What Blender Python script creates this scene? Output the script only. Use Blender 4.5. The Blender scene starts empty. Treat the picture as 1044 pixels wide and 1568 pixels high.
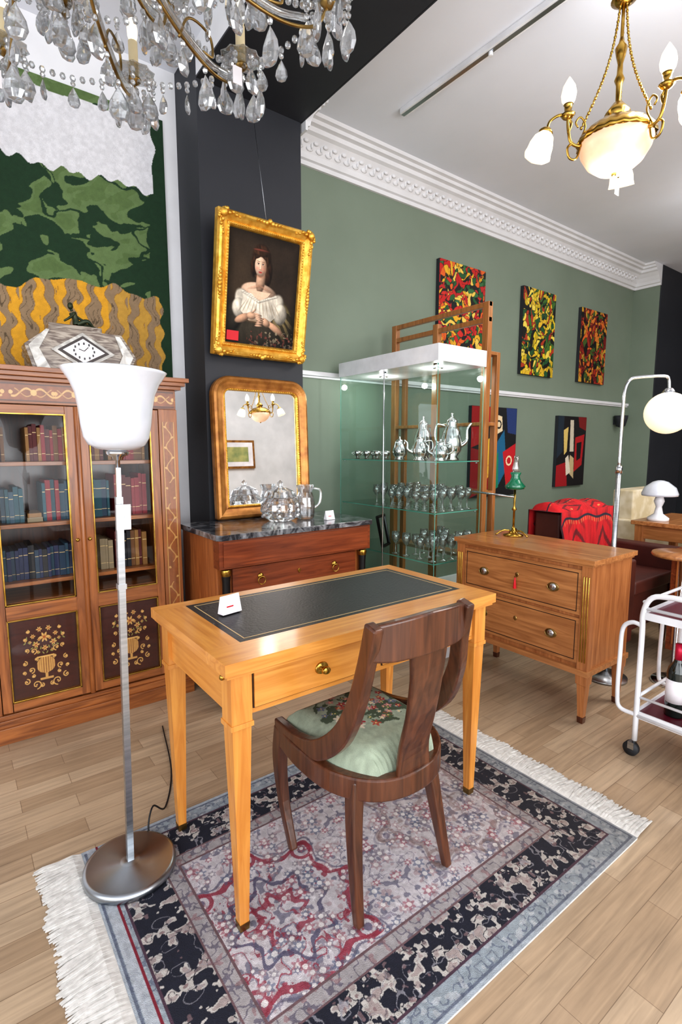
import bpy, bmesh, math, random
import numpy as np
from mathutils import Matrix, Vector
random.seed(7)
S=bpy.context.scene
PI=math.pi
def lin(c):
    return tuple(((x/255)/12.92 if x/255<=.04045 else (((x/255)+.055)/1.055)**2.4) for x in c[:3])
def lina(a):
    a=np.clip(a/255.,0,1); return np.where(a<=.04045,a/12.92,((a+.055)/1.055)**2.4)
# ---------------------------------------------------------------- materials
def newmat(n):
    m=bpy.data.materials.new(n); m.use_nodes=True
    nt=m.node_tree; b=nt.nodes['Principled BSDF']; return m,nt,b
def pm(name,c1,c2=None,scale=6,stretch=(1,1,1),rough=.5,metal=0,coat=0,bump=0,detail=5,dist=0,ramp=(.3,.7),emis=None,es=0,trans=0,sheen=0,ior=None,sss=0):
    m,nt,b=newmat(name); N=nt.nodes;L=nt.links
    if c2 is None: c2=tuple(min(255,x*1.07+2) for x in c1); c1=tuple(x*.95 for x in c1)
    tc=N.new('ShaderNodeTexCoord'); mp=N.new('ShaderNodeMapping'); mp.inputs['Scale'].default_value=stretch
    L.new(tc.outputs['Object'],mp.inputs[0])
    no=N.new('ShaderNodeTexNoise'); no.inputs['Scale'].default_value=scale; no.inputs['Detail'].default_value=detail; no.inputs['Distortion'].default_value=dist
    L.new(mp.outputs[0],no.inputs['Vector'])
    r=N.new('ShaderNodeValToRGB'); r.color_ramp.elements[0].position=ramp[0]; r.color_ramp.elements[1].position=ramp[1]
    r.color_ramp.elements[0].color=(*lin(c1),1); r.color_ramp.elements[1].color=(*lin(c2),1)
    L.new(no.outputs[0],r.inputs[0]); L.new(r.outputs[0],b.inputs['Base Color'])
    b.inputs['Roughness'].default_value=rough; b.inputs['Metallic'].default_value=metal
    b.inputs['Coat Weight'].default_value=coat; b.inputs['Coat Roughness'].default_value=.12
    b.inputs['Transmission Weight'].default_value=trans
    if ior: b.inputs['IOR'].default_value=ior
    if emis: b.inputs['Emission Color'].default_value=(*lin(emis),1); b.inputs['Emission Strength'].default_value=es
    if sheen: b.inputs['Sheen Weight'].default_value=sheen
    if bump:
        bp=N.new('ShaderNodeBump'); bp.inputs['Strength'].default_value=bump; bp.inputs['Distance'].default_value=.01
        L.new(no.outputs[0],bp.inputs['Height']); L.new(bp.outputs[0],b.inputs['Normal'])
    return m
def wood(name,c1,c2,axis='x',rough=.3,coat=.35,k=3.):
    st={'x':(1,14,14),'y':(14,1,14),'z':(14,14,1)}[axis]
    return pm(name,c1,c2,scale=k,stretch=st,rough=rough,coat=coat,dist=1.2,detail=6,ramp=(.28,.72))
def thin_glass(name,tint=(.93,.97,.95),base=.035,top=.75):
    m,nt,b=newmat(name);N=nt.nodes;L=nt.links;N.remove(b)
    tr=N.new('ShaderNodeBsdfTransparent'); tr.inputs[0].default_value=(*tint,1)
    g=N.new('ShaderNodeBsdfGlossy'); g.inputs['Roughness'].default_value=.02
    lw=N.new('ShaderNodeLayerWeight'); lw.inputs['Blend'].default_value=.5
    pw=N.new('ShaderNodeMath'); pw.operation='POWER'; pw.inputs[1].default_value=4.5; L.new(lw.outputs['Facing'],pw.inputs[0])
    ma=N.new('ShaderNodeMath'); ma.operation='MULTIPLY_ADD'; ma.inputs[1].default_value=top; ma.inputs[2].default_value=base; L.new(pw.outputs[0],ma.inputs[0])
    mx=N.new('ShaderNodeMixShader'); L.new(ma.outputs[0],mx.inputs[0]); L.new(tr.outputs[0],mx.inputs[1]); L.new(g.outputs[0],mx.inputs[2])
    L.new(mx.outputs[0],N['Material Output'].inputs[0]); return m
def crystal(name,tint=(.95,.97,1.),k=.45,gk=.14,tl=0.):
    m,nt,b=newmat(name);N=nt.nodes;L=nt.links;N.remove(b)
    tr=N.new('ShaderNodeBsdfTransparent'); tr.inputs[0].default_value=(.92*tint[0],.92*tint[1],.92*tint[2],1)
    g=N.new('ShaderNodeBsdfGlass'); g.inputs['Roughness'].default_value=.0; g.inputs[0].default_value=(*tint,1); g.inputs['IOR'].default_value=1.55
    gl=N.new('ShaderNodeBsdfGlossy'); gl.inputs['Roughness'].default_value=.03
    mx=N.new('ShaderNodeMixShader'); mx.inputs[0].default_value=k; L.new(g.outputs[0],mx.inputs[1]); L.new(tr.outputs[0],mx.inputs[2])
    m2=N.new('ShaderNodeMixShader'); m2.inputs[0].default_value=gk; L.new(mx.outputs[0],m2.inputs[1]); L.new(gl.outputs[0],m2.inputs[2])
    out=m2
    if tl:
        t=N.new('ShaderNodeBsdfTranslucent'); t.inputs[0].default_value=(.93,.96,1,1)
        m3=N.new('ShaderNodeMixShader'); m3.inputs[0].default_value=tl; L.new(m2.outputs[0],m3.inputs[1]); L.new(t.outputs[0],m3.inputs[2]); out=m3
    L.new(out.outputs[0],N['Material Output'].inputs[0]); return m
def attrmat(name,rough=.7,coat=0,bump=0,bs=200):
    m,nt,b=newmat(name);N=nt.nodes;L=nt.links
    a=N.new('ShaderNodeAttribute'); a.attribute_name='Col'
    tc=N.new('ShaderNodeTexCoord'); no=N.new('ShaderNodeTexNoise'); no.inputs['Scale'].default_value=bs; L.new(tc.outputs['Object'],no.inputs['Vector'])
    mr=N.new('ShaderNodeMapRange'); mr.inputs['To Min'].default_value=.82; mr.inputs['To Max'].default_value=1.18; L.new(no.outputs[0],mr.inputs[0])
    vm=N.new('ShaderNodeVectorMath'); vm.operation='SCALE'; L.new(a.outputs['Color'],vm.inputs[0]); L.new(mr.outputs[0],vm.inputs['Scale'])
    L.new(vm.outputs[0],b.inputs['Base Color']); b.inputs['Roughness'].default_value=rough; b.inputs['Coat Weight'].default_value=coat
    if bump:
        bp=N.new('ShaderNodeBump'); bp.inputs['Strength'].default_value=bump; bp.inputs['Distance'].default_value=.004
        L.new(no.outputs[0],bp.inputs['Height']); L.new(bp.outputs[0],b.inputs['Normal'])
    return m
# ---------------------------------------------------------------- mesh builder
class B:
    def __init__(s): s.v=[];s.f=[];s.m=[];s.sm=[];s.mats=[];s.cur=0;s.T=Matrix()
    def use(s,m):
        if m not in s.mats: s.mats.append(m)
        s.cur=s.mats.index(m); return s
    def add(s,vs,fs,sm=False):
        n=len(s.v)
        for v in vs: s.v.append(tuple(s.T@Vector(v)))
        for f in fs: s.f.append([i+n for i in f]); s.m.append(s.cur); s.sm.append(sm)
        return s
    def quad(s,a,b_,c,d): return s.add([a,b_,c,d],[(0,1,2,3)])
    def box(s,x0,x1,y0,y1,z0,z1):
        return s.add([(x0,y0,z0),(x1,y0,z0),(x1,y1,z0),(x0,y1,z0),(x0,y0,z1),(x1,y0,z1),(x1,y1,z1),(x0,y1,z1)],
          [(0,3,2,1),(4,5,6,7),(0,1,5,4),(1,2,6,5),(2,3,7,6),(3,0,4,7)])
    def frames(s,pts,ref=None,closed=False):
        P=[Vector(p) for p in pts];n=len(P);out=[];prev=None
        for i in range(n):
            if closed: t=P[(i+1)%n]-P[i-1]
            else: t=P[min(i+1,n-1)]-P[max(i-1,0)]
            if t.length<1e-9: t=Vector((0,0,1))
            t.normalize()
            if ref is not None: a=Vector(ref)-t*Vector(ref).dot(t)
            elif prev is None:
                r=Vector((0,0,1)) if abs(t.z)<.9 else Vector((1,0,0)); a=r-t*r.dot(t)
            else: a=prev-t*prev.dot(t)
            if a.length<1e-6: a=t.orthogonal()
            a.normalize(); prev=a; out.append((P[i],a,t.cross(a)))
        return out
    def tube(s,pts,r,n=8,closed=False,cap=True):
        fr=s.frames(pts,closed=closed);m=len(fr);R=r if isinstance(r,(list,tuple)) else [r]*m
        vs=[];fs=[]
        for k,(p,a,b) in enumerate(fr):
            for j in range(n):
                t=2*PI*j/n; vs.append(p+a*(R[k]*math.cos(t))+b*(R[k]*math.sin(t)))
        for k in range(m if closed else m-1):
            k2=(k+1)%m
            for j in range(n): fs.append((k*n+j,k*n+(j+1)%n,k2*n+(j+1)%n,k2*n+j))
        if cap and not closed: fs.append(tuple(range(n))[::-1]); fs.append(tuple((m-1)*n+j for j in range(n)))
        return s.add(vs,fs,True)
    def cyl(s,p0,p1,r0,r1=None,n=16):
        return s.tube([p0,p1],[r0,r0 if r1 is None else r1],n)
    def sweep(s,pts,w,h,ref,closed=False,sm=False):
        fr=s.frames(pts,ref,closed);m=len(fr)
        W=w if isinstance(w,(list,tuple)) else [w]*m; H=h if isinstance(h,(list,tuple)) else [h]*m
        vs=[];fs=[]
        for k,(p,a,b) in enumerate(fr):
            for (i,j) in ((-1,-1),(1,-1),(1,1),(-1,1)): vs.append(p+a*(i*W[k]/2)+b*(j*H[k]/2))
        for k in range(m if closed else m-1):
            k2=(k+1)%m
            for j in range(4): fs.append((k*4+j,k*4+(j+1)%4,k2*4+(j+1)%4,k2*4+j))
        if not closed: fs.append((3,2,1,0)); fs.append(tuple((m-1)*4+j for j in range(4)))
        return s.add(vs,fs,sm)
    def lathe(s,prof,c=(0,0,0),n=24,sc=(1,1),fl=0,fn=0,ax=None,sm=True,rot=0):
        vs=[];fs=[];m=len(prof)
        M=Matrix.Translation(c)
        if ax is not None: M=M@Vector((0,0,1)).rotation_difference(Vector(ax)).to_matrix().to_4x4()
        M=M@Matrix.Rotation(rot,4,'Z')
        for (r,z) in prof:
            for j in range(n):
                t=2*PI*j/n; q=r*(1+fl*math.cos(fn*t)) if fn else r
                vs.append(M@Vector((q*math.cos(t)*sc[0],q*math.sin(t)*sc[1],z)))
        for k in range(m-1):
            for j in range(n): fs.append((k*n+j,k*n+(j+1)%n,(k+1)*n+(j+1)%n,(k+1)*n+j))
        if prof[0][0]>1e-5: fs.append(tuple(range(n))[::-1])
        if prof[-1][0]>1e-5: fs.append(tuple((m-1)*n+j for j in range(n)))
        return s.add(vs,fs,sm)
    def ball(s,c,r,n=12,m=8,sm=True):
        if not isinstance(r,(tuple,list)): r=(r,r,r)
        vs=[];fs=[]
        for i in range(m+1):
            ph=PI*i/m; q=max(math.sin(ph),1e-4)
            for j in range(n):
                t=2*PI*j/n; vs.append((c[0]+r[0]*q*math.cos(t),c[1]+r[1]*q*math.sin(t),c[2]+r[2]*math.cos(ph)))
        for k in range(m):
            for j in range(n): fs.append((k*n+j,(k+1)*n+j,(k+1)*n+(j+1)%n,k*n+(j+1)%n))
        return s.add(vs,fs,sm)
    def prism(s,poly,vec,sm=False):
        n=len(poly);vec=Vector(vec); vs=[Vector(p) for p in poly]+[Vector(p)+vec for p in poly]
        fs=[tuple(range(n)),tuple(range(2*n-1,n-1,-1))]+[(i,(i+1)%n,n+(i+1)%n,n+i) for i in range(n)]
        return s.add(vs,fs,sm)
    def loops(s,ls,sm=False):
        n=len(ls[0]);vs=[p for l in ls for p in l];fs=[]
        for k in range(len(ls)-1):
            for j in range(n): fs.append((k*n+j,k*n+(j+1)%n,(k+1)*n+(j+1)%n,(k+1)*n+j))
        return s.add(vs,fs,sm)
    def obj(s,name,loc=None,bevel=0,seg=2,dz=0):
        if dz: s.v=[(v[0],v[1],v[2]+dz) for v in s.v]
        if loc is None:
            a=np.array(s.v); loc=((a[:,0].min()+a[:,0].max())/2,(a[:,1].min()+a[:,1].max())/2,a[:,2].min())
        L=Vector(loc); me=bpy.data.meshes.new(name)
        me.from_pydata([tuple(Vector(v)-L) for v in s.v],[],s.f)
        for m in s.mats: me.materials.append(m)
        me.polygons.foreach_set('material_index',s.m); me.polygons.foreach_set('use_smooth',s.sm)
        bm=bmesh.new(); bm.from_mesh(me); bmesh.ops.remove_doubles(bm,verts=bm.verts,dist=1e-6)
        bmesh.ops.recalc_face_normals(bm,faces=bm.faces); bm.to_mesh(me); bm.free()
        o=bpy.data.objects.new(name,me); o.location=L; S.collection.objects.link(o)
        if bevel:
            md=o.modifiers.new('bev','BEVEL'); md.width=bevel; md.segments=seg; md.limit_method='ANGLE'; md.angle_limit=math.radians(50)
        return o
def cat(pts,k=6):
    P=[Vector(p) for p in pts]; P=[P[0]*2-P[1]]+P+[P[-1]*2-P[-2]]; out=[]
    for i in range(1,len(P)-2):
        for j in range(k):
            t=j/k;a,b,c,d=P[i-1:i+3]
            out.append(.5*((2*b)+(c-a)*t+(2*a-5*b+4*c-d)*t*t+(3*b-a-3*c+d)*t**3))
    out.append(P[-2]); return out
def lerpn(a,n):
    x=np.linspace(0,len(a)-1,n); return list(np.interp(x,range(len(a)),a))
def group(name,objs,loc):
    e=bpy.data.objects.new(name,None); e.location=loc; S.collection.objects.link(e)
    for o in objs: o.parent=e; o.matrix_parent_inverse=Matrix.Translation(-Vector(loc))
    return e
def panel(name,O,U,V,nu,nv,cf,mt,hf=None):
    O,U,V=[np.array(tuple(q),float) for q in (O,U,V)]
    u,v=np.meshgrid(np.linspace(0,1,nu),np.linspace(0,1,nv)); u=u.ravel();v=v.ravel()
    n=np.cross(U,V); n/=np.linalg.norm(n)
    h=hf(u,v) if hf else np.zeros_like(u)
    c0=O+U*.5+V*.5
    P=O+u[:,None]*U+v[:,None]*V+h[:,None]*n-c0
    idx=np.arange(nu*nv).reshape(nv,nu)
    F=np.stack([idx[:-1,:-1],idx[:-1,1:],idx[1:,1:],idx[1:,:-1]],-1).reshape(-1,4)
    me=bpy.data.meshes.new(name); me.from_pydata(P.tolist(),[],F.tolist())
    C=np.ones((nu*nv,4)); C[:,:3]=lina(cf(u,v))
    at=me.color_attributes.new('Col','FLOAT_COLOR','POINT'); at.data.foreach_set('color',C.ravel())
    me.materials.append(mt)
    if hf: me.polygons.foreach_set('use_smooth',[True]*len(me.polygons))
    o=bpy.data.objects.new(name,me); o.location=tuple(c0); S.collection.objects.link(o); return o
_tab=np.random.RandomState(3).rand(16,256,256)
def vn(x,y,s=0):
    xi=np.floor(x).astype(int);yi=np.floor(y).astype(int);fx=x-xi;fy=y-yi
    fx=fx*fx*(3-2*fx);fy=fy*fy*(3-2*fy);T=_tab[s%16]
    g=lambda a,b:T[a%256,b%256]
    return (g(xi,yi)*(1-fx)+g(xi+1,yi)*fx)*(1-fy)+(g(xi,yi+1)*(1-fx)+g(xi+1,yi+1)*fx)*fy
def fbm(x,y,s=0,o=3):
    r=0;a=.5;t=0
    for i in range(o): r=r+a*vn(x*2**i,y*2**i,s+i);t+=a;a*=.5
    return r/t
def setc(C,m,c,k=1.):
    m=np.asarray(m,float)[:,None]*k; return C*(1-m)+np.array(c,float)*m
def ell(u,v,cx,cy,rx,ry,rot=0,soft=.12):
    c,s=math.cos(rot),math.sin(rot);a=(u-cx)*c+(v-cy)*s;b=-(u-cx)*s+(v-cy)*c
    return np.clip((1-np.sqrt((a/rx)**2+(b/ry)**2))/soft+.5,0,1)
def blob(C,x,y,cx,cy,rx,ry,col,rot=0,soft=.12,amb=.35,tex=None,k=1.):
    c,s=math.cos(rot),math.sin(rot);a=((x-cx)*c+(y-cy)*s)/rx;b=(-(x-cx)*s+(y-cy)*c)/ry
    r=np.sqrt(a*a+b*b);m=np.clip((1-r)/soft+.5,0,1)[:,None]*k
    nx=a*c-b*s;ny=a*s+b*c;nz=np.sqrt(np.clip(1-r*r,0,1))
    sh=amb+(1-amb)*np.clip(-.42*nx+.42*ny+.8*nz,0,1.05)
    if tex is not None: sh=sh*tex
    return C*(1-m)+np.array(col,float)*sh[:,None]*m
def pip(u,v,poly):
    r=np.zeros(u.shape,bool);n=len(poly)
    for i in range(n):
        x1,y1=poly[i];x2,y2=poly[(i+1)%n]
        c=((y1>v)!=(y2>v))&(u<(x2-x1)*(v-y1)/((y2-y1) if y2!=y1 else 1e-9)+x1); r^=c
    return r
# ---------------------------------------------------------------- material set
M={}
M['white']=pm('white_paint',(220,221,224),(229,230,233),rough=.6)
M['ceil']=pm('ceiling_paint',(226,231,240),(232,236,245),scale=2,rough=.7)
M['green']=pm('green_paint',(120,133,118),(128,141,126),scale=1.5,rough=.65)
M['char']=pm('charcoal_paint',(42,44,50),(49,51,57),scale=2,rough=.6)
M['black']=pm('black_lacquer',(18,18,20),rough=.3)
M['brass']=pm('brass',(156,120,50),(200,166,88),scale=20,rough=.25,metal=1)
M['oldbrass']=pm('aged_brass',(128,104,62),(178,148,92),scale=25,rough=.35,metal=1)
M['gold']=pm('gilding',(206,146,46),(244,200,98),scale=30,rough=.36,metal=.65,bump=.3)
M['goldd']=pm('gilding_dark',(140,88,42),(198,140,74),scale=18,rough=.35,metal=.5)
M['chrome']=pm('chrome',(205,208,212),rough=.12,metal=1)
M['steel']=pm('brushed_steel',(160,165,170),(188,192,196),scale=4,stretch=(1,1,30),rough=.3,metal=1)
M['silver']=pm('silverware',(224,224,224),rough=.1,metal=1)
M['mirror']=pm('mirror_glass',(240,242,242),rough=.01,metal=1)
M['pane']=thin_glass('bookcase_glass',(.96,.98,.98),.022,.7); M['vpane']=thin_glass('vitrine_glass',(.86,.94,.92),.055,.6); M['vshelf']=thin_glass('glass_shelf',(.86,.945,.915),.08,.5)
M['gedge']=pm('glass_edge',(80,150,134),(120,184,166),rough=.15)
M['crystal']=crystal('cut_crystal',(.97,.985,1.),.35,.34,.09); M['jarglass']=crystal('jar_crystal',(.96,.97,.98),.35,.22); M['stemglass']=crystal('clear_glass',(.97,.98,.98),.6,.2)
M['opal']=pm('opal_glass',(208,212,220),rough=.2,coat=.5,emis=(240,245,255),es=.04)
M['ball']=pm('lit_opal_ball',(246,236,214),rough=.2,emis=(255,230,190),es=.65)
M['bulb']=pm('lit_bulb',(255,240,220),rough=.3,emis=(255,226,186),es=1.2)
M['alab']=pm('alabaster',(232,190,160),(250,226,204),scale=9,rough=.3,emis=(255,204,160),es=.35)
M['cbulb']=pm('candle_bulb',(255,240,215),rough=.3,emis=(255,230,190),es=1.0)
M['cream']=pm('candle_sleeve',(222,206,166),rough=.5)
M['walx']=wood('walnut_x',(106,58,28),(172,108,58),'x'); M['walz']=wood('walnut_z',(106,58,28),(176,110,60),'z')
M['mah']=wood('mahogany_x',(98,42,20),(148,76,42),'x'); M['mahz']=wood('mahogany_side',(140,78,42),(186,116,64),'z')
M['dark']=wood('dark_mahogany',(54,26,16),(98,52,32),'z',rough=.28,coat=.5)
M['chairw']=wood('chair_mahogany',(58,32,22),(106,64,42),'z',rough=.3,coat=.4)
M['honx']=wood('cherry_x',(190,122,50),(222,158,80),'x'); M['honz']=wood('cherry_z',(186,116,46),(222,158,78),'z'); M['hony']=wood('cherry_y',(190,122,50),(222,158,80),'y')
M['comy']=wood('cherrywood_y',(144,90,50),(194,136,84),'y'); M['comz']=wood('cherrywood_z',(140,84,46),(190,128,78),'z'); M['comx']=wood('cherrywood_x',(144,90,50),(194,136,84),'x')
M['shelfw']=wood('oiled_wood',(134,86,46),(176,120,70),'z')
M['inlay']=pm('inlay',(200,168,112),(220,192,138),rough=.35)
M['ebony']=pm('ebony_line',(40,24,18),rough=.35)
M['leather']=pm('black_leather',(24,25,28),(33,34,37),scale=120,rough=.42,bump=.15)
M['marble']=pm('grey_marble',(44,47,52),(170,172,176),scale=9,rough=.14,coat=.4,detail=9,dist=2.5,ramp=(.44,.78))
M['marble2']=pm('striped_marble',(84,64,50),(164,152,138),scale=6,stretch=(1,1,5),rough=.2,detail=6,dist=3,ramp=(.4,.6))
M['marble3']=pm('pale_marble',(160,156,150),(214,212,206),scale=12,rough=.2,detail=6,dist=2,ramp=(.4,.6))
M['bronze']=pm('green_bronze',(36,50,36),(64,70,48),scale=30,rough=.4,metal=.5)
M['card']=pm('price_card',(236,232,236),rough=.6)
M['red']=pm('red_sticker',(206,24,40),rough=.5)
M['attr']=attrmat('painted_cloth',.9,0,.4,260); M['art']=attrmat('oil_paint',.6,0,.2,90); M['marq']=attrmat('marquetry',.3,.4,0,60); M['canvas']=attrmat('old_oil_painting',.95,0,.1,90)
M['rugm']=attrmat('rug_pile',.95,0,.8,420); M['needle']=attrmat('needlepoint',.9,0,.5,500)
M['fringe']=pm('rug_fringe',(196,193,188),(222,219,214),scale=60,rough=.95)
M['wtube']=pm('white_enamel',(226,228,232),rough=.25,coat=.4)
M['burg']=pm('burgundy_tray',(88,22,38),rough=.3)
M['rubber']=pm('rubber',(40,42,45),rough=.6)
M['bottle']=pm('bottle_glass',(14,26,22),rough=.08,coat=.8); M['foil']=pm('foil_red',(196,30,66),rough=.3,metal=.3)
M['greensh']=pm('green_glass',(8,92,62),(16,120,84),rough=.08,coat=.8)
M['land']=pm('landscape_paint',(120,140,90),(200,190,120),scale=6,rough=.6)
M['velvet']=pm('brown_leather',(64,28,22),(86,40,30),rough=.5)
M['stripe']=pm('cream_fabric',(206,190,156),(226,214,190),scale=9,rough=.9,detail=2,ramp=(.4,.6))
M['blackw']=pm('cable',(20,20,22),rough=.5)
def floormat():
    m,nt,b=newmat('oak_parquet');N=nt.nodes;L=nt.links
    tc=N.new('ShaderNodeTexCoord'); br=N.new('ShaderNodeTexBrick'); L.new(tc.outputs['Object'],br.inputs['Vector'])
    br.inputs['Color1'].default_value=(*lin((192,169,142)),1); br.inputs['Color2'].default_value=(*lin((168,143,116)),1)
    br.inputs['Mortar'].default_value=(*lin((132,110,88)),1); br.inputs['Scale'].default_value=1; br.inputs['Mortar Size'].default_value=.0009
    br.inputs['Brick Width'].default_value=.46; br.inputs['Row Height'].default_value=.078; br.inputs['Bias'].default_value=-.1; br.offset=.37
    mp=N.new('ShaderNodeMapping'); mp.inputs['Scale'].default_value=(2,30,1); L.new(tc.outputs['Object'],mp.inputs[0])
    no=N.new('ShaderNodeTexNoise'); no.inputs['Scale'].default_value=2.2; no.inputs['Detail'].default_value=6; no.inputs['Distortion'].default_value=.6; L.new(mp.outputs[0],no.inputs['Vector'])
    n2=N.new('ShaderNodeTexNoise'); n2.inputs['Scale'].default_value=2.3; n2.inputs['Detail'].default_value=7; L.new(tc.outputs['Object'],n2.inputs['Vector'])
    ma=N.new('ShaderNodeMath'); ma.operation='ADD'; L.new(no.outputs[0],ma.inputs[0]); L.new(n2.outputs[0],ma.inputs[1])
    mr=N.new('ShaderNodeMapRange'); mr.inputs['From Min'].default_value=.6; mr.inputs['From Max'].default_value=1.4; mr.inputs['To Min'].default_value=.60; mr.inputs['To Max'].default_value=1.2; L.new(ma.outputs[0],mr.inputs[0])
    vm=N.new('ShaderNodeVectorMath'); vm.operation='SCALE'; L.new(br.outputs['Color'],vm.inputs[0]); L.new(mr.outputs[0],vm.inputs['Scale'])
    L.new(vm.outputs[0],b.inputs['Base Color']); b.inputs['Roughness'].default_value=.34
    return m
M['floor']=floormat()
# ================================================================ ROOM
YW=3.08; ZC=3.32
B().use(M['floor']).box(-2.1,8.2,-3.2,3.2,-.06,0).obj('floor')
B().use(M['ceil']).box(-2.1,8.2,-3.2,3.2,ZC,ZC+.08).obj('ceiling')
B().use(M['white']).box(-2.1,1.2,YW,3.2,0,ZC).obj('wall_north_left')
B().use(M['green']).box(1.2,8.2,YW,3.2,0,ZC).obj('wall_north')
b=B().use(M['char']).box(1.16,1.79,2.78,YW,0,ZC); b.obj('column')
b=B().use(M['white']).box(1.16,1.79,-3.1,2.78,3.16,ZC); b.use(M['char']).box(1.16,1.79,-3.1,2.78,3.15,3.16)
b.use(M['char']).box(1.792,1.80,-3.1,2.78,3.15,3.2); b.obj('ceiling_beam')
b=B().use(M['green']).box(6.63,7.5,2.79,YW,0,ZC).use(M['char']).box(6.63,7.5,2.775,2.79,0,ZC); b.obj('pilaster')
B().use(M['char']).box(8.1,8.2,-3.2,YW,0,ZC).obj('wall_east')
b=B().use(M['white']); b.box(3.0,8.1,-3.2,-3.1,0,ZC); b.box(-2.1,3.0,-3.2,-3.1,0,.25); b.box(-2.1,3.0,-3.2,-3.1,2.95,ZC); b.obj('wall_south')
b=B().use(M['white']); b.box(-2.1,-2.0,-3.1,-2.4,0,ZC); b.box(-2.1,-2.0,1.6,YW,0,ZC); b.box(-2.1,-2.0,-2.4,1.6,0,.4); b.box(-2.1,-2.0,-2.4,1.6,2.95,ZC); b.obj('wall_west')
b=B().use(M['white'])
for x in (-2.0,-.4,1.25,2.95): b.box(x-.03,x+.03,-3.17,-3.11,.25,2.95)
b.box(-2.0,3.0,-3.17,-3.11,2.2,2.26); b.obj('window_1')
b=B().use(M['white'])
for y in (-2.37,-1.05,.27,1.57): b.box(-2.08,-2.02,y-.03,y+.03,.4,2.95)
b.box(-2.08,-2.02,-2.4,1.6,2.2,2.26); b.obj('window_2')
# cornice
prof=[(0,3.10),(.018,3.10),(.022,3.125),(.04,3.13),(.05,3.16),(.075,3.2),(.11,3.235),(.135,3.245),(.14,3.27),(.17,3.275),(.175,3.295),(.2,3.30),(.205,ZC),(0,ZC)]
b=B().use(M['white']); b.prism([(1.79,YW-d,z) for d,z in prof],(4.84,0,0))
b.prism([(6.63-d,YW,z) for d,z in prof],(0,-.3,0))
x=1.86
while x<6.5:
    b.ball((x,YW-.062,3.185),(.03,.010,.02),8,6); b.ball((x+.035,YW-.088,3.208),(.02,.010,.012),8,6); b.ball((x+.01,YW-.075,3.2),(.01,.012,.026),8,6); x+=.075
b.prism([(1.8+d*.8,2.74,z) for d,z in prof],(0,.34,0))
b.obj('trim_cornice')
b=B().use(M['white']); b.box(1.79,6.63,YW-.028,YW,1.765,1.795); b.box(1.79,6.63,YW-.016,YW,1.75,1.765); b.obj('trim_dado',bevel=.004)
B().use(M['white']).box(1.79,6.63,YW-.02,YW,0,.14).obj('baseboard_north',bevel=.004)
b=B().use(M['wtube']).box(2.36,2.41,-1.2,2.55,ZC-.03,ZC)
b.use(M['steel']).box(2.372,2.398,-1.2,2.552,ZC-.032,ZC-.029)
b.use(M['wtube']).tube([(2.385,1.9,ZC-.03),(2.385,1.9,ZC-.05)],.012,8); b.obj('trim_track_rail',bevel=.003)
# ================================================================ TAPESTRY
def tapc(u,v):
    x=-.55+u*1.63; z=1.35+v*1.70
    C=np.tile(np.array([28,56,34.]),(len(u),1))
    n=fbm(x*5,z*7,1,3); n2=fbm(x*9+n*2.2,z*13-x*3+n*1.2,4,3)
    bl=(n2>.49)&(x<.93+.1*n)&((np.abs(n-.52)>.020))
    C=setc(C,bl,(98,120,76)); C=setc(C,bl&(n2>.66),(88,110,66))
    top=2.66+.05*(fbm(x*6,x*0,2,3)-.5)*2+.012*np.sin(x*70)-.12*np.clip((x-.3)*.15,0,1)
    rt=1.03+.03*(fbm(z*9,z*0,6,2)-.5)*2
    wh=(z>top)&(z<3.0+.02*(fbm(x*9,x*0,7,2)-.5))&(x<rt)
    C=setc(C,wh,(212,212,216))
    low=2.10+.10*(fbm(x*7,x*0,9,2)-.5)*2
    sx=x+.014*np.sin(z*26+np.floor(x/.085)*2.)+.010*np.sin(z*61+x*9)
    st=np.sin(sx*2*PI/.10)+.35*np.sin(z*19+np.floor(x/.1)*1.7)
    lowm=(z<low)&(x<1.03+.012*np.sin(z*50))
    C=setc(C,lowm,(142,120,94)); C=setc(C,lowm&(st>.0),(208,154,44)); C=setc(C,lowm&(st>.0)&(x>.75),(184,144,64)); C=setc(C,lowm&(st>.0)&(st<.14),(150,106,40)); C=setc(C,lowm&(np.abs(st+.9)<.06),(96,80,60))
    C=C*(.94+.12*fbm(x*60,z*60,11,2))[:,None]
    return C
panel('wall_tapestry',(-.55,YW-.015,1.35),(1.63,0,0),(0,0,1.70),500,520,tapc,M['attr'],lambda u,v:.004*np.sin(u*14)*np.sin(v*5))
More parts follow.
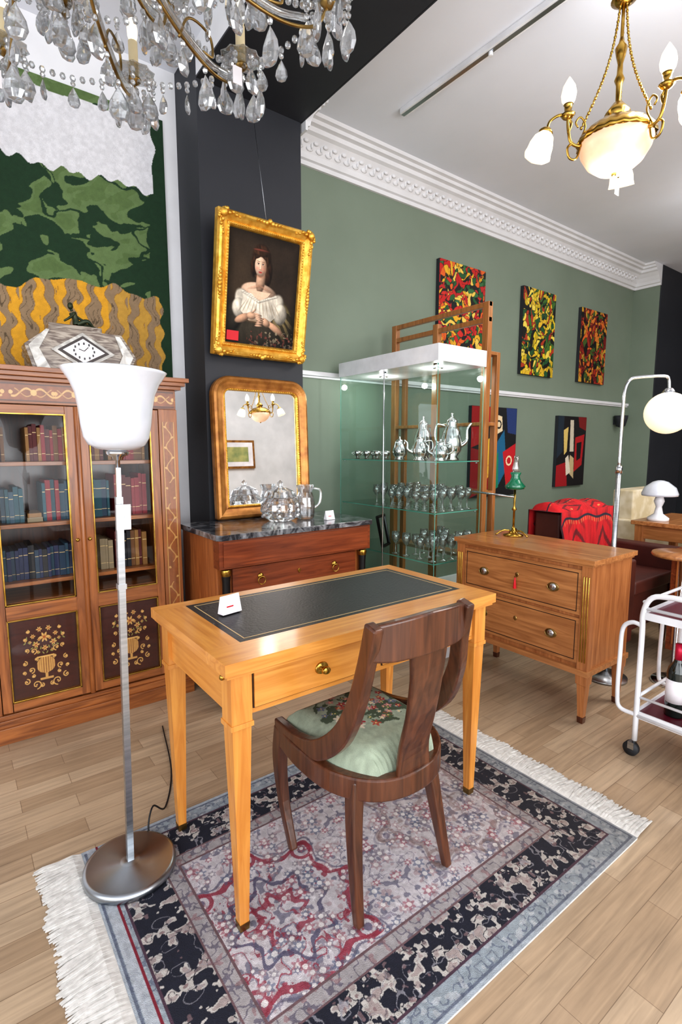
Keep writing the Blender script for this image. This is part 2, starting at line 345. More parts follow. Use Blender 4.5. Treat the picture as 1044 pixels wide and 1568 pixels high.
# ================================================================ BOOKCASE
def marqpanel(u,v):
    C=np.tile(np.array([66,30,20.]),(len(u),1)); C*= (.85+.3*fbm(u*3,v*30,2,3))[:,None]
    a=np.abs(u-.5)
    ins=(v>.06)&(v<.95)&(a<.36); GC=(190,146,84)
    urn=((a<.04+.10*np.sqrt(np.clip(1-((v-.38)/.10)**2,0,1)))&(v>.27)&(v<.48)); foot=(a<.02)&(v>.2)&(v<.3)
    C=setc(C,foot,GC); C=setc(C,urn,GC); C=setc(C,urn&(np.mod(a*30,1)<.22),(120,66,36)); C=setc(C,(a<.13)&(np.abs(v-.49)<.012),(208,166,100)); C=setc(C,(a<.10)&(np.abs(v-.2)<.014),GC)
    for (cx,cy,r0,dirn) in ((.16,.14,.075,1),(.30,.2,.05,-1),(.22,.34,.05,1),(.31,.44,.04,-1),(.17,.58,.05,1),(.08,.12,.035,-1),(.27,.60,.035,1),(.20,.26,.03,-1),(.29,.74,.03,1),(.33,.32,.03,1),(.24,.84,.028,-1),(.14,.47,.03,1)):
        dx=a-cx;dy=(v-cy)*1.3;r=np.hypot(dx,dy);th=np.arctan2(dy,dx)*dirn
        sp=np.abs(r-r0*(.35+.65*np.mod(th/(2*PI)+.25,1)))<.009
        C=setc(C,ins&sp&(r<r0*1.15),(196,154,90)); C=setc(C,ins&(r<.013),(206,166,102))
    for cx,cy,r in ((0,.74,.085),(.13,.66,.055),(.07,.85,.045),(.17,.77,.04),(0,.60,.05),(.22,.70,.03),(.08,.72,.03),(.11,.56,.03)):
        rr=np.hypot(a-cx,(v-cy)*1.3);th=np.arctan2(v-cy,a-cx)
        C=setc(C,rr<r*(.72+.28*np.cos(6*th)),(202,162,96)); C=setc(C,(rr<r*.6)&(np.cos(6*th)<-.3),(150,96,50)); C=setc(C,rr<r*.25,(160,84,40))
    for k in range(9):
        lx=.03+.033*k; ly=.54+.05*math.sin(k*2.1)+.025*k; C=setc(C,ell(a,v,lx,ly,.022,.008,.9+k,.3),(140,138,76))
    e=np.minimum(np.minimum(u,1-u)*.28,np.minimum(v,1-v)*.41); C=setc(C,e<.005,(60,30,18))
    return C
def frieze(u,v):
    C=np.tile(np.array([130,74,38.]),(len(u),1)); C*= (.85+.3*fbm(u*30,v*3,2,3))[:,None]; x=np.abs(u-.5)*.9
    for cx in (0.,.16,.36):
        dx=np.abs(x-cx); dy=v-.5; C=setc(C,(np.abs(dy-.22*np.sin(dx*62))<.06)&(dx<.085),(190,150,92)); C=setc(C,np.hypot(dx-.085,dy*.07)<.008,(198,158,98))
        C=setc(C,(np.abs(dy+.22*np.sin(dx*62))<.035)&(dx<.07),(172,128,74))
        C=setc(C,np.hypot(x-cx,dy*.07)<.012,(200,160,100))
    C=setc(C,(np.abs(v-.5)>.43),(80,42,22)); return C
def pilstrip(u,v):
    C=np.tile(np.array([136,80,40.]),(len(u),1)); C*= (.85+.3*fbm(u*6,v*12,2,3))[:,None]; w=np.sin(v*75); n=w*.22
    m=(np.mod(v*3,1)>.25)|(v>.9)
    C=setc(C,m&(np.abs((u-.5)-n)<.05),(178,134,78)); C=setc(C,np.hypot((u-.5-n*1.4)*.06,(np.mod(v*24,1)-.5)*.05)<.006,(188,146,88)); C=setc(C,np.abs(np.abs(u-.5)-.44)<.04,(176,132,74)); return C
yb0,yb1=2.59,2.97
b=B().use(M['walx'])
b.box(-.01,.955,2.56,yb1,0,.07); b.box(0,.945,2.572,yb1,.07,.10); b.box(.01,.935,2.582,yb1,.10,.12)
b.box(-.0,.945,2.575,yb1,1.555,1.572); b.box(-.015,.96,2.555,yb1,1.572,1.59); b.box(-.03,.975,2.54,yb1,1.59,1.61)
b.box(.02,.925,yb0+.012,yb1,1.46,1.555)
b.use(M['walz']); b.box(.02,.11,yb0,yb1,.12,1.46); b.box(.835,.925,yb0,yb1,.12,1.46)
b.use(M['dark']).box(.11,.835,yb1-.02,yb1,.12,1.46)
b.use(M['walx'])
for z in (.12,.60,.685,.945,1.215): b.box(.11,.835,yb0+.05,yb1-.02,z-.018,z)
for (x0,x1) in ((.113,.464),(.481,.832)):
    b.use(M['walz']); b.box(x0,x0+.038,yb0,yb0+.028,.125,1.455); b.box(x1-.038,x1,yb0,yb0+.028,.125,1.455)
    b.use(M['walx'])
    for z0,z1 in ((.125,.165),(.535,.60),(1.42,1.455)): b.box(x0+.038,x1-.038,yb0,yb0+.028,z0,z1)
    b.box(x0+.038,x1-.038,yb0+.01,yb0+.02,.165,.535)
    b.use(M['brass'])
    for z0,z1 in ((.60,1.42),(.165,.535)):
        xa,xb=x0+.038,x1-.038
        b.box(xa,xa+.006,yb0-.005,yb0+.006,z0,z1); b.box(xb-.006,xb,yb0-.005,yb0+.006,z0,z1); b.box(xa,xb,yb0-.005,yb0+.006,z0,z0+.006); b.box(xa,xb,yb0-.005,yb0+.006,z1-.006,z1)
b.use(M['walz']).tube([(.4725,yb0-.006,.125),(.4725,yb0-.006,1.455)],.011,10)
b.use(M['brass'])
for x in (.447,.498): b.lathe([(.0,-.002),(.009,0),(.009,.003),(.004,.006),(.006,.012),(0,.015)],(x,yb0,.86),12,ax=(0,-1,0))
bc=b.obj('case',bevel=.003)
g=B().use(M['pane'])
for (x0,x1) in ((.151,.426),(.519,.794)): g.quad((x0,yb0+.012,.60),(x1,yb0+.012,.60),(x1,yb0+.012,1.42),(x0,yb0+.012,1.42))
parts=[bc,g.obj('door_glass')]
for i,(x0,x1) in enumerate(((.158,.419),(.526,.787))):
    parts.append(panel('marquetry_%d'%(i+1),(x0,yb0+.008,.172),(x1-x0,0,0),(0,0,.356),190,250,marqpanel,M['marq']))
parts.append(panel('marquetry_frieze',(.03,yb0+.010,1.47),(.885,0,0),(0,0,.075),700,60,frieze,M['marq']))
for i,x0 in enumerate((.035,.85)): parts.append(panel('pilaster_inlay_%d'%(i+1),(x0,yb0-.002,.2),(.06,0,0),(0,0,1.2),36,700,pilstrip,M['marq']))
group('display_bookcase',parts,(.4725,2.78,0))
# books
pal=[(84,18,20),(26,52,74),(132,116,90),(16,32,70),(128,20,32),(104,66,32),(16,70,82),(18,20,28),(136,96,48),(40,72,90)]
bm_=[pm('book_cloth_%d'%i,c,rough=.6) for i,c in enumerate(pal)]
bk=B()
def row(x0,x1,z,h,idx,tilt=0):
    x=x0
    while x<x1-.012:
        w=random.uniform(.012,.026); hh=h*random.uniform(.85,1.03); bk.use(bm_[random.choice(idx)])
        w=min(w,x1-x); y=random.uniform(2.68,2.70); bk.box(x,x+w-.001,y,2.86,z,z+hh)
        bk.use(M['inlay']); bk.box(x+.001,x+w-.002,y-.0008,y,z+hh*.2,z+hh*.215); bk.box(x+.001,x+w-.002,y-.0008,y,z+hh*.76,z+hh*.78)
        x+=w
row(.15,.2,1.216,.17,[0,5]);row(.28,.45,1.216,.16,[0,4,2,5,8]);row(.17,.26,.946,.16,[1,6,9]);row(.33,.45,.946,.19,[6,9,1,4]);row(.14,.44,.686,.15,[3,3,9,1,7])
row(.52,.6,1.216,.13,[2,8,0]);row(.62,.8,1.216,.16,[5,8,4,6]);row(.54,.62,.946,.18,[1,6]);row(.64,.8,.946,.2,[0,4,4]);row(.56,.62,.686,.16,[2,8]);row(.63,.78,.686,.19,[7,5,0,8])
bk.use(bm_[2]).box(.265,.325,2.67,2.84,.946,.966); bk.use(bm_[8]).box(.268,.322,2.68,2.84,.966,.984)
bk.obj('books')
# mantel clock
b=B().use(M['marble2'])
b.prism([(.33,2.66,1.61),(.72,2.66,1.61),(.765,2.66,1.70),(.70,2.66,1.80),(.40,2.66,1.80),(.30,2.66,1.72)],(0,.11,0))
b.use(M['marble3']); b.prism([(.345,2.650,1.612),(.40,2.650,1.612),(.355,2.650,1.705),(.40,2.650,1.79),(.385,2.650,1.79),(.315,2.650,1.715)],(0,.02,0))
b.prism([(.705,2.650,1.612),(.66,2.650,1.612),(.70,2.650,1.705),(.67,2.650,1.79),(.69,2.650,1.79),(.748,2.650,1.70)],(0,.02,0))
b.prism([(.40,2.648,1.705),(.53,2.648,1.628),(.665,2.648,1.705),(.53,2.648,1.79)],(0,.02,0))
b.use(M['marble2']).box(.4,.62,2.68,2.76,1.80,1.825)
b.use(M['ebony']).prism([(.425,2.645,1.706),(.53,2.645,1.643),(.64,2.645,1.706),(.53,2.645,1.775)],(0,.01,0))
b.use(M['card']).prism([(.445,2.643,1.707),(.53,2.643,1.656),(.62,2.643,1.707),(.53,2.643,1.762)],(0,.01,0))
b.use(M['black'])
for i in range(12):
    t=i*PI/6; cx,cz=.532+.042*math.cos(t),1.708+.033*math.sin(t); b.box(cx-.003,cx+.003,2.640,2.644,cz-.005,cz+.005)
b.tube([(.532,2.641,1.708),(.55,2.641,1.727)],.0015,6); b.tube([(.532,2.641,1.708),(.51,2.641,1.716)],.0015,6)
b.use(M['bronze'])
b.tube(cat([(.52,2.71,1.835),(.515,2.71,1.86),(.505,2.71,1.885)],4),lerpn([.017,.013,.016],9),10); b.ball((.497,2.705,1.912),(.012,.013,.016)); b.tube([(.503,2.708,1.89),(.499,2.706,1.902)],.006,8)
b.tube(cat([(.525,2.705,1.835),(.56,2.69,1.85),(.585,2.695,1.83)],5),lerpn([.013,.010,.006],11),8); b.tube(cat([(.525,2.72,1.833),(.565,2.73,1.838),(.605,2.73,1.831)],5),lerpn([.013,.010,.006],11),8)
b.tube(cat([(.51,2.695,1.882),(.49,2.685,1.858),(.465,2.69,1.84)],5),lerpn([.007,.006,.004],11),8); b.tube(cat([(.51,2.722,1.882),(.535,2.73,1.868),(.56,2.725,1.856)],5),lerpn([.007,.006,.004],11),8)
b.obj('mantel_clock',bevel=.002)
# ================================================================ MARBLE-TOP CHEST
b=B().use(M['marble']); b.prism([(.965,2.25,.845),(.985,2.23,.845),(1.89,2.23,.845),(1.91,2.25,.845),(1.91,2.735,.845),(.965,2.735,.845)],(0,0,.027))
b.use(M['mahz']).box(.985,1.89,2.30,2.73,.07,.845)
b.use(M['mah']).box(.98,1.895,2.252,2.32,.705,.845); b.box(1.0,1.875,2.245,2.255,.715,.835)
for z0,z1 in ((.545,.695),(.34,.535),(.135,.33)): b.box(1.06,1.815,2.284,2.302,z0,z1)
b.use(M['ebony'])
for z in (.54,.3375,.70): b.box(1.06,1.815,2.282,2.29,z-.003,z+.003)
b.use(M['mah']).box(.98,1.895,2.25,2.32,.07,.13)
for x in (1.02,1.855):
    b.use(M['black']).lathe([(.022,0),(.024,.02),(.021,.05),(.019,.5),(.022,.53),(.022,.56)],(x,2.272,.135),16)
    b.use(M['brass']).lathe([(.024,0),(.025,.015),(.022,.03)],(x,2.272,.135),16); b.lathe([(.021,0),(.026,.02),(.024,.035)],(x,2.272,.665),16)
    b.use(M['dark']).lathe([(.026,0),(.038,.02),(.038,.05),(.028,.07)],(x,2.285,0),16)
    b.lathe([(.026,0),(.034,.07)],(x,2.69,0),12)
b.use(M['brass'])
for z in (.62,.44,.235):
    for x in (1.21,1.665):
        b.lathe([(0,0),(.017,.001),(.014,.006),(.006,.01),(0,.012)],(x,2.284,z+.02),14,ax=(0,-1,0))
        b.tube([(x+.02*math.sin(t),2.268,z+.0-.02*math.cos(t)) for t in [i*PI/8 for i in range(16)]],.0028,6,closed=True)
    b.prism([(1.4375,2.283,z+.03),(1.4275,2.283,z+.018),(1.4375,2.283,z),(1.4475,2.283,z+.018)],(0,-.003,0))
b.obj('marble_top_chest',bevel=.003)
# crystal jars
def jar(b,c,r,h):
    b.lathe([(0,.0),(r*.55,.0),(r*.75,h*.06),(r*.9,h*.14),(r,h*.28),(r*.98,h*.42),(r*.78,h*.56),(r*.74,h*.58)],c,40,fl=.06,fn=10,sm=False)
    b.lathe([(r*.78,h*.585),(r*.8,h*.6),(r*.68,h*.72),(r*.3,h*.82),(r*.1,h*.85),(r*.16,h*.93),(0,h)],c,40,fl=.06,fn=10,sm=False)
    c=Vector(c)
    for k in range(10):
        t=(k+.5)*2*PI/10
        for q in range(3): b.ball(c+Vector((math.cos(t)*r*(.86+.1*math.sin(q+.6)),math.sin(t)*r*(.86+.1*math.sin(q+.6)),h*(.14+.13*q))),r*.13,6,4,False)
b=B().use(M['jarglass']); jar(b,(1.456,2.50,.8735),.105,.225); b.obj('crystal_jar')
b=B().use(M['jarglass']); b.lathe([(0,0),(.045,0),(.05,.01),(.055,.07),(.048,.12),(.038,.15),(.05,.19),(.047,.19),(.035,.15),(.045,.12),(.05,.07),(.044,.015),(0,.012)],(1.62,2.50,.8735),28,fl=.03,fn=12,sm=False)
b.tube(cat([(1.665,2.49,1.045),(1.71,2.48,1.03),(1.705,2.48,.96),(1.665,2.49,.925)],6),.007,8); b.obj('crystal_pitcher')
def card(name,c,w=.055,h=.04,ang=.3):
    b=B().use(M['card']); b.T=Matrix.Translation(c)@Matrix.Rotation(ang,4,'Z')
    b.prism([(-w/2,0,0),(-w/2,.028,0),(-w/2,.014,h)],(w,0,0)); b.use(M['red']).box(-w*.25,w*.1,.0045,.0055,h*.35,h*.42) 
    b.obj(name)
card('price_card',(1.70,2.36,.8735),.06,.05,.1); card('price_card',(.665,1.44,.774),.07,.055,.2)
# ================================================================ GILT MIRROR
def rloop(w,h,rt,rb,ins,y,k=8):
    P=[];w2=w/2-ins;h2=h/2-ins
    for (cx,cz,r,a0) in ((w2,h2,max(rt-ins,.004),0),(-w2,h2,max(rt-ins,.004),PI/2),(-w2,-h2,max(rb-ins,.002),PI),(w2,-h2,max(rb-ins,.002),1.5*PI)):
        sx=1 if cx>0 else -1; sz=1 if cz>0 else -1
        for i in range(k+1):
            t=a0+PI/2*i/k; P.append((cx-sx*r+r*math.cos(t),y,cz-sz*r+r*math.sin(t)))
    return P
w,h=.615,.795
Tm=Matrix.Translation((1.478,2.728,.8735+h/2))@Matrix.Rotation(math.radians(-2.6),4,'X')
b=B(); b.T=Tm; b.use(M['goldd'])
b.loops([rloop(w,h,.11,.012,i,y) for i,y in ((0,.02),(0,-.012),(.008,-.024),(.02,-.03),(.034,-.022),(.045,-.018),(.058,-.012),(.066,-.016),(.07,-.004))])
b.use(M['gold']); b.loops([rloop(w,h,.11,.012,i,y) for i,y in ((.066,-.014),(.07,-.018),(.076,-.014),(.078,-.002))])
L=rloop(w,h,.11,.012,.072,-.016,3)
for i in range(len(L)):
    p,q=Vector(L[i]),Vector(L[(i+1)%len(L)]); n=max(1,int((q-p).length/.014))
    for j in range(n): b.ball(p.lerp(q,j/n),.0045,6,4)
b.use(M['dark']).prism(rloop(w,h,.11,.012,.003,.02),(0,-.004,0))
b.use(M['mirror']).prism(rloop(w,h,.11,.012,.07,.004),(0,-.003,0))
b.obj('gilt_mirror')
# ================================================================ GILT PORTRAIT
def portc(u,v):
    x=u*.755;y=v; n=fbm(u*5,v*6,3,4)
    C=np.tile(np.array([48,38,30.]),(len(u),1))*(.6+.6*n)[:,None]
    C=setc(C,ell(x,y,.12,.66,.26,.36,0,1.4),(82,66,48),.45)
    fold=.66+.55*fbm(x*16+y*9,y*7-x*14,5,3); fine=.85+.3*fbm(x*40,y*40,6,2)
    C=blob(C,x,y,.38,.06,.42,.2,(58,52,42),0,.3,.3,fold)
    C=blob(C,x,y,.62,.24,.12,.2,(132,116,78),.3,.25,.25,np.where(np.sin(x*70+y*50+n*8)>0,1.1,.5)*fine)
    C=blob(C,x,y,.08,.24,.09,.15,(68,62,52),-.2,.3,.25,fold)
    hs=.55+.9*fbm(x*60+y*20,y*26,7,2)
    C=blob(C,x,y,.345,.80,.10,.115,(66,42,28),0,.2,.4,hs)
    C=blob(C,x,y,.262,.70,.030,.08,(56,34,22),.1,.4,.4,hs); C=blob(C,x,y,.43,.66,.034,.11,(50,31,21),-.1,.4,.4,hs)
    C=blob(C,x,y,.335,.49,.19,.085,(236,198,170),-.05,.1,.46)
    C=blob(C,x,y,.345,.60,.048,.12,(222,178,148),-.06,.2,.44)
    C=blob(C,x,y,.30,.535,.07,.012,(190,140,112),.3,1.,.5,None,.5); C=blob(C,x,y,.40,.53,.07,.012,(190,140,112),-.3,1.,.5,None,.5)
    for q in ((.165,.385,.075,.115,.35),(.13,.32,.07,.09,.1),(.53,.385,.08,.12,-.35),(.58,.32,.075,.10,-.1)):
        C=blob(C,x,y,q[0],q[1],q[2],q[3],(232,222,204),q[4],.2,.42,fold)
    bod=pip(x,y,[(.17,.47),(.25,.47),(.34,.41),(.44,.46),(.52,.47),(.54,.30),(.46,.22),(.24,.22),(.15,.30)])
    C=C*(1-bod[:,None])+np.array([232,222,204.])*(np.clip(1.02-1.1*np.abs(x-.31),.5,1)*fold*1.1)[:,None]*bod[:,None]
    C=setc(C,pip(x,y,[(.22,.50),(.46,.50),(.43,.462),(.34,.405),(.26,.465)]),(232,194,166))
    for (px_,py_,qx,qy) in ((.17,.475,.34,.405),(.34,.405,.52,.475)):
        for k in range(9):
            t=k/8; C=blob(C,x,y,px_+(qx-px_)*t,py_+(qy-py_)*t,.022,.011,(240,232,216),.2,.8,.5,None,.8)
    for k in range(11): C=setc(C,ell(x,y,.16+.038*k,.34+.012*(k%3),.005,.065,.12*(k-5),1.),(136,118,96),.5)
    C=setc(C,ell(x,y,.35,.225,.15,.02,0,.8),(100,74,52),.7)
    C=blob(C,x,y,.17,.235,.085,.036,(220,172,140),.45,.2,.45); C=blob(C,x,y,.53,.18,.11,.034,(218,170,138),-.5,.2,.45)
    C=blob(C,x,y,.27,.27,.055,.034,(228,182,150),.1,.25,.45); C=blob(C,x,y,.42,.225,.055,.036,(226,180,148),-.5,.25,.45)
    for i in range(4):
        C=blob(C,x,y,.335+.006*i,.288-.018*i,.046,.0095,(234,190,160),-.2-.06*i,.3,.4)
        C=blob(C,x,y,.365-.006*i,.232-.019*i+.01,.042,.0088,(230,184,154),.35-.1*i,.3,.4)
    C=blob(C,x,y,.29,.315,.03,.009,(234,190,160),.8,.3,.4)
    C=blob(C,x,y,.337,.722,.062,.095,(244,206,178),.04,.1,.5)
    C=setc(C,ell(x,y,.385,.71,.022,.07,.04,1.2),(160,112,86),.45); C=setc(C,ell(x,y,.337,.632,.045,.012,0,1.),(156,106,80),.5)
    C=setc(C,ell(x,y,.303,.70,.018,.016,0,1.5),(226,144,122),.5); C=setc(C,ell(x,y,.365,.70,.016,.016,0,1.5),(216,134,112),.45)
    for ex in (.312,.360):
        C=setc(C,ell(x,y,ex,.742,.016,.011,0,1.),(176,124,98),.6); C=setc(C,ell(x,y,ex,.741,.0125,.0055,0,.5),(232,220,206)); C=setc(C,ell(x,y,ex+.001,.741,.0055,.006,0,.5),(36,22,16)); C=setc(C,ell(x,y,ex,.747,.014,.0026,0,.6),(56,34,26)); C=setc(C,ell(x,y,ex,.763,.018,.003,.0,.9),(92,60,44),.8)
    C=setc(C,ell(x,y,.347,.718,.006,.026,0,1.),(180,128,100),.5); C=setc(C,ell(x,y,.336,.715,.0055,.026,0,1.),(252,222,198),.8); C=setc(C,ell(x,y,.338,.692,.012,.004,0,1.),(154,98,76),.7)
    C=setc(C,ell(x,y,.337,.670,.0195,.0075,0,.5),(180,74,66)); C=setc(C,ell(x,y,.337,.671,.018,.0016,0,.6),(114,42,38)); C=setc(C,ell(x,y,.337,.658,.012,.003,0,1.),(174,118,92),.6)
    for (a_,b_,c_,d_,e_) in ((.302,.812,.048,.022,.55),(.378,.812,.048,.022,-.55),(.268,.78,.012,.04,-.1),(.410,.775,.012,.045,.1),(.34,.838,.08,.033,0)): C=blob(C,x,y,a_,b_,c_,d_,(72,46,30),e_,.3,.45,hs)
    C=blob(C,x,y,.34,.862,.086,.010,(120,64,50),.02,.3,.5)
    fl=(fbm(x*44,y*38,8,2)>.62)&(v<.15)&(u>.35); C=setc(C,fl,(156,142,118),.75); C=setc(C,(fbm(x*44+9,y*38,9,2)>.68)&(v<.13)&(u>.3),(130,66,58),.7)
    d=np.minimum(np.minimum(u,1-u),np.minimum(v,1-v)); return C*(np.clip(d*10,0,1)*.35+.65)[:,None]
w,h=.575,.715
Tp=Matrix.Translation((1.466,2.672,2.128))@Matrix.Rotation(math.radians(9.5),4,'X')
b=B(); b.T=Tp; b.use(M['gold'])
b.loops([rloop(w,h,.004,.004,i,y,1) for i,y in ((.0,.02),(0,-.015),(.008,-.03),(.02,-.034),(.03,-.026),(.05,-.014),(.056,-.02),(.064,-.02),(.07,-.012),(.074,0))])
random.seed(3)
for sx in (-1,1):
    for sz in (-1,1):
        cx,cz=sx*(w/2-.025),sz*(h/2-.025)
        b.ball((cx,-.036,cz),(.022,.014,.022),10,6)
        for k in range(7):
            t=k/6*PI*.5; q=.042; b.ball((cx-sx*.02+sx*q*math.cos(t),-.032,cz-sz*.02+sz*q*math.sin(t)),(.010,.009,.010),8,5)
        for k in range(6):
            b.ball((cx-sx*(.032+.02*k),-.034+.002*k,cz+sz*(.004+.007*math.sin(k*1.7))),(.012-.001*k,.009,.010-.001*k),8,5)
            b.ball((cx+sx*(.004+.007*math.sin(k*1.7)),-.034+.002*k,cz-sz*(.032+.02*k)),(.010-.001*k,.009,.012-.001*k),8,5)
for sx,sz in ((0,1),(0,-1),(1,0),(-1,0)):
    cx,cz=sx*(w/2-.018),sz*(h/2-.018)
    for k in range(-4,5):
        r=.015-.0022*abs(k); b.ball((cx+(k*.018 if sz else 0),-.034,cz+(k*.018 if sx else 0)+(sz*.008 if k==0 else 0)),(r,.010,r),8,5)
for k in range(40): 
    t=(k+.5)/40
    for s_ in (-1,1): b.ball((-w/2+.062+(w-.124)*t,-.021,s_*(h/2-.06)),.005,6,4); b.ball((s_*(w/2-.06),-.021,-h/2+.062+(h-.124)*t),.005,6,4)
b.use(M['dark']).box(-w/2+.004,w/2-.004,.008,.02,-h/2+.004,h/2-.004)
b.use(M['red']).box(-w/2+.08,-w/2+.15,-.004,-.001,-h/2+.085,-h/2+.135)
b.T=Matrix(); b.use(M['steel']).tube([(1.466,2.62,2.47),(1.466,2.765,3.14)],.0013,5)
fr=b.obj('frame')
iw,ih=w-.144,h-.144
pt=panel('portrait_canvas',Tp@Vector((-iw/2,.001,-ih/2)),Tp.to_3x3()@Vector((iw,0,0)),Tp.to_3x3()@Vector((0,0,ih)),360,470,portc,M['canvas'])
group('gilt_framed_portrait',[fr,pt],(1.466,2.7,2.125))
# ================================================================ WALL ART
def abst(seed,pal):
    def f(u,v):
        r=np.random.RandomState(seed); P=r.rand(260,2); I=r.randint(0,len(pal),260)
        x=u+.05*(fbm(u*7,v*9,seed,2)-.5)*2; y=v+.05*(fbm(u*8+9,v*7,seed+1,2)-.5)*2
        st=r.rand(260)*PI; best=np.full(u.shape,9.);sec=np.full(u.shape,9.);idx=np.zeros(u.shape,int)
        for k in range(260):
            dx=x-P[k,0];dy=(y-P[k,1])*1.3;c,s=math.cos(st[k]),math.sin(st[k])
            d=np.sqrt(((dx*c+dy*s)*.6)**2+((-dx*s+dy*c)*1.5)**2)
            m=d<best; sec=np.where(m,best,np.minimum(sec,d)); idx=np.where(m,k,idx); best=np.where(m,d,best)
        C=np.array(pal,float)[I[idx]]; return setc(C,(sec-best)<.006,(18,16,14))
    return f
P1=[(190,28,24),(224,170,34),(20,20,18),(34,90,46),(216,98,30),(180,30,30),(230,196,86),(200,40,30),(56,110,60)]
P2=[(222,194,40),(66,110,44),(22,22,18),(170,60,30),(232,208,86),(34,84,48),(220,180,48),(200,170,40)]
P3=[(160,46,30),(216,108,40),(74,100,44),(24,22,18),(200,156,54),(120,24,24),(220,132,48)]
def cub1(u,v):
    C=np.tile(np.array([22,24,28.]),(len(u),1))
    for c,p in (((166,24,28),[(0,1),(.45,1),(.3,.62),(0,.55)]),((140,20,26),[(0,.55),(.35,.5),(.45,.1),(0,0)]),((222,180,60),[(.3,.6),(.46,.7),(.5,.3),(.36,.2)]),((30,100,136),[(.55,.6),(.72,.75),(.8,.3),(.6,.1)]),((30,130,100),[(.5,.45),(.6,.5),(.62,.1),(.45,.05)]),((226,206,170),[(.52,.92),(.66,.9),(.68,.74),(.55,.7)]),((190,30,40),[(.7,.5),(1,.6),(1,.2),(.8,.1)]),((40,60,110),[(.75,1),(1,1),(1,.7),(.8,.72)])): C=setc(C,pip(u,v,p),c)
    for (x,y,r,c) in ((.59,.81,.05,(20,20,22)),(.4,.3,.07,(210,150,60)),(.85,.4,.06,(240,220,180))): C=setc(C,np.abs(np.hypot(u-x,(v-y)*1.25)-r)<.012,c)
    return C
def cub2(u,v):
    C=np.tile(np.array([26,22,24.]),(len(u),1))
    for c,p in (((160,26,34),[(0,.0),(.4,0),(.35,.35),(.0,.3)]),((200,190,170),[(.42,.95),(.54,.95),(.58,.5),(.44,.5)]),((190,170,130),[(.46,.45),(.6,.4),(.62,.1),(.42,.2)]),((170,30,36),[(.62,.7),(.95,.75),(.9,.3),(.62,.2)]),((212,186,110),[(.2,.8),(.36,.85),(.34,.5),(.25,.45)]),((36,48,60),[(.0,1),(.2,1),(.2,.5),(0,.4)]),((220,210,190),[(.3,.4),(.4,.45),(.5,.2),(.35,.15)]),((120,30,30),[(.7,1),(1,1),(1,.8),(.75,.85)]),((24,22,24),[(.68,.62),(.86,.64),(.84,.4),(.7,.36)])): C=setc(C,pip(u,v,p),c)
    return C
def canvas(name,x0,x1,z0,z1,cf,n=150):
    b=B().use(M['char']).box(x0,x1,YW-.035,YW-.001,z0,z1); o=b.obj('stretcher')
    p=panel('painting',(x0,YW-.037,z0),(x1-x0,0,0),(0,0,z1-z0),n,int(n*1.25),cf,M['art'])
    group(name,[o,p],((x0+x1)/2,YW-.02,(z0+z1)/2))
canvas('abstract_painting',3.27,3.85,2.05,2.78,abst(1,P1)); canvas('abstract_painting',4.41,4.95,1.97,2.77,abst(2,P2)); canvas('abstract_painting',5.44,5.98,1.97,2.735,abst(5,P3))
canvas('cubist_painting',3.72,4.38,.82,1.64,cub1); canvas('cubist_painting',5.1,5.66,.86,1.6,cub2)
b=B().use(M['goldd']).box(3.75,4.45,-3.1,-3.06,1.42,1.92).use(M['card']).box(3.79,4.41,-3.06,-3.055,1.46,1.88).use(M['land']).box(3.88,4.32,-3.056,-3.052,1.54,1.80); b.obj('framed_landscape')
# ================================================================ DESK
b=B()
X0,X1,Y0,Y1=.485,1.505,1.10,1.66
b.use(M['honx'])
b.box(X0,X1,Y0,1.215,.728,.76); b.box(X0,X1,1.61,Y1,.728,.76)
b.use(M['hony']); b.box(X0,.58,1.215,1.61,.728,.76); b.box(1.45,X1,1.215,1.61,.728,.76)
b.use(M['leather']).box(.58,1.45,1.215,1.61,.73,.7602)
b.use(M['inlay'])
for (a,c,d,e) in ((.60,1.43,1.234,1.237),(.60,1.43,1.588,1.591),(.60,.603,1.234,1.591),(1.427,1.43,1.234,1.591)): b.box(a,c,d,e,.7602,.7607)
xi0,xi1,yi0,yi1=X0+.03,X1-.03,Y0+.03,Y1-.03
b.use(M['honx']); b.box(xi0+.01,xi1-.01,yi0+.006,yi0+.025,.60,.728); b.box(xi0+.01,xi1-.01,yi1-.025,yi1-.006,.60,.728)
b.use(M['hony']); b.box(xi0+.006,xi0+.025,yi0,yi1,.60,.728); b.box(xi1-.025,xi1-.006,yi0,yi1,.60,.728)
for xa,xb in ((.575,.985),(1.005,1.415)):
    b.use(M['honx']).box(xa,xb,yi0-.001,yi0+.01,.617,.715)
    b.use(M['ebony'])
    for (p,q,r,s_) in ((xa-.003,xa,.614,.718),(xb,xb+.003,.614,.718),(xa,xb,.614,.617),(xa,xb,.715,.718)): b.box(p,q,yi0+.003,yi0+.0062,r,s_)
    xm=(xa+xb)/2; b.use(M['brass']).lathe([(.0,-.001),(.022,0),(.02,.004),(.007,.006),(.006,.014),(.014,.02),(.012,.027),(0,.03)],(xm,yi0-.001,.668),18,ax=(0,-1,0),sc=(1,.8))
b.use(M['honz'])
for x in (xi0+.022,xi1-.022):
    for y in (yi0+.022,yi1-.022):
        b.box(x-.028,x+.028,y-.028,y+.028,.585,.728)
        b.box(x-.031,x+.031,y-.031,y+.031,.575,.588)
        b.sweep([(x,y,.577),(x,y,.02)],[.052,.026],[.052,.026],(1,0,0)); b.use(M['oldbrass']); b.sweep([(x,y,.022),(x,y,0)],[.029,.026],[.029,.026],(1,0,0)); b.use(M['honz'])
b.use(M['brass'])
for x in (xi0-.012,xi1+.012): b.ball((x,yi0+.03,.705),.008,8,6)
b.use(M['honx']).box(X0+.008,X1-.008,Y0+.008,Y1-.008,.718,.729)
b.obj('writing_desk',bevel=.004,dz=.0098)
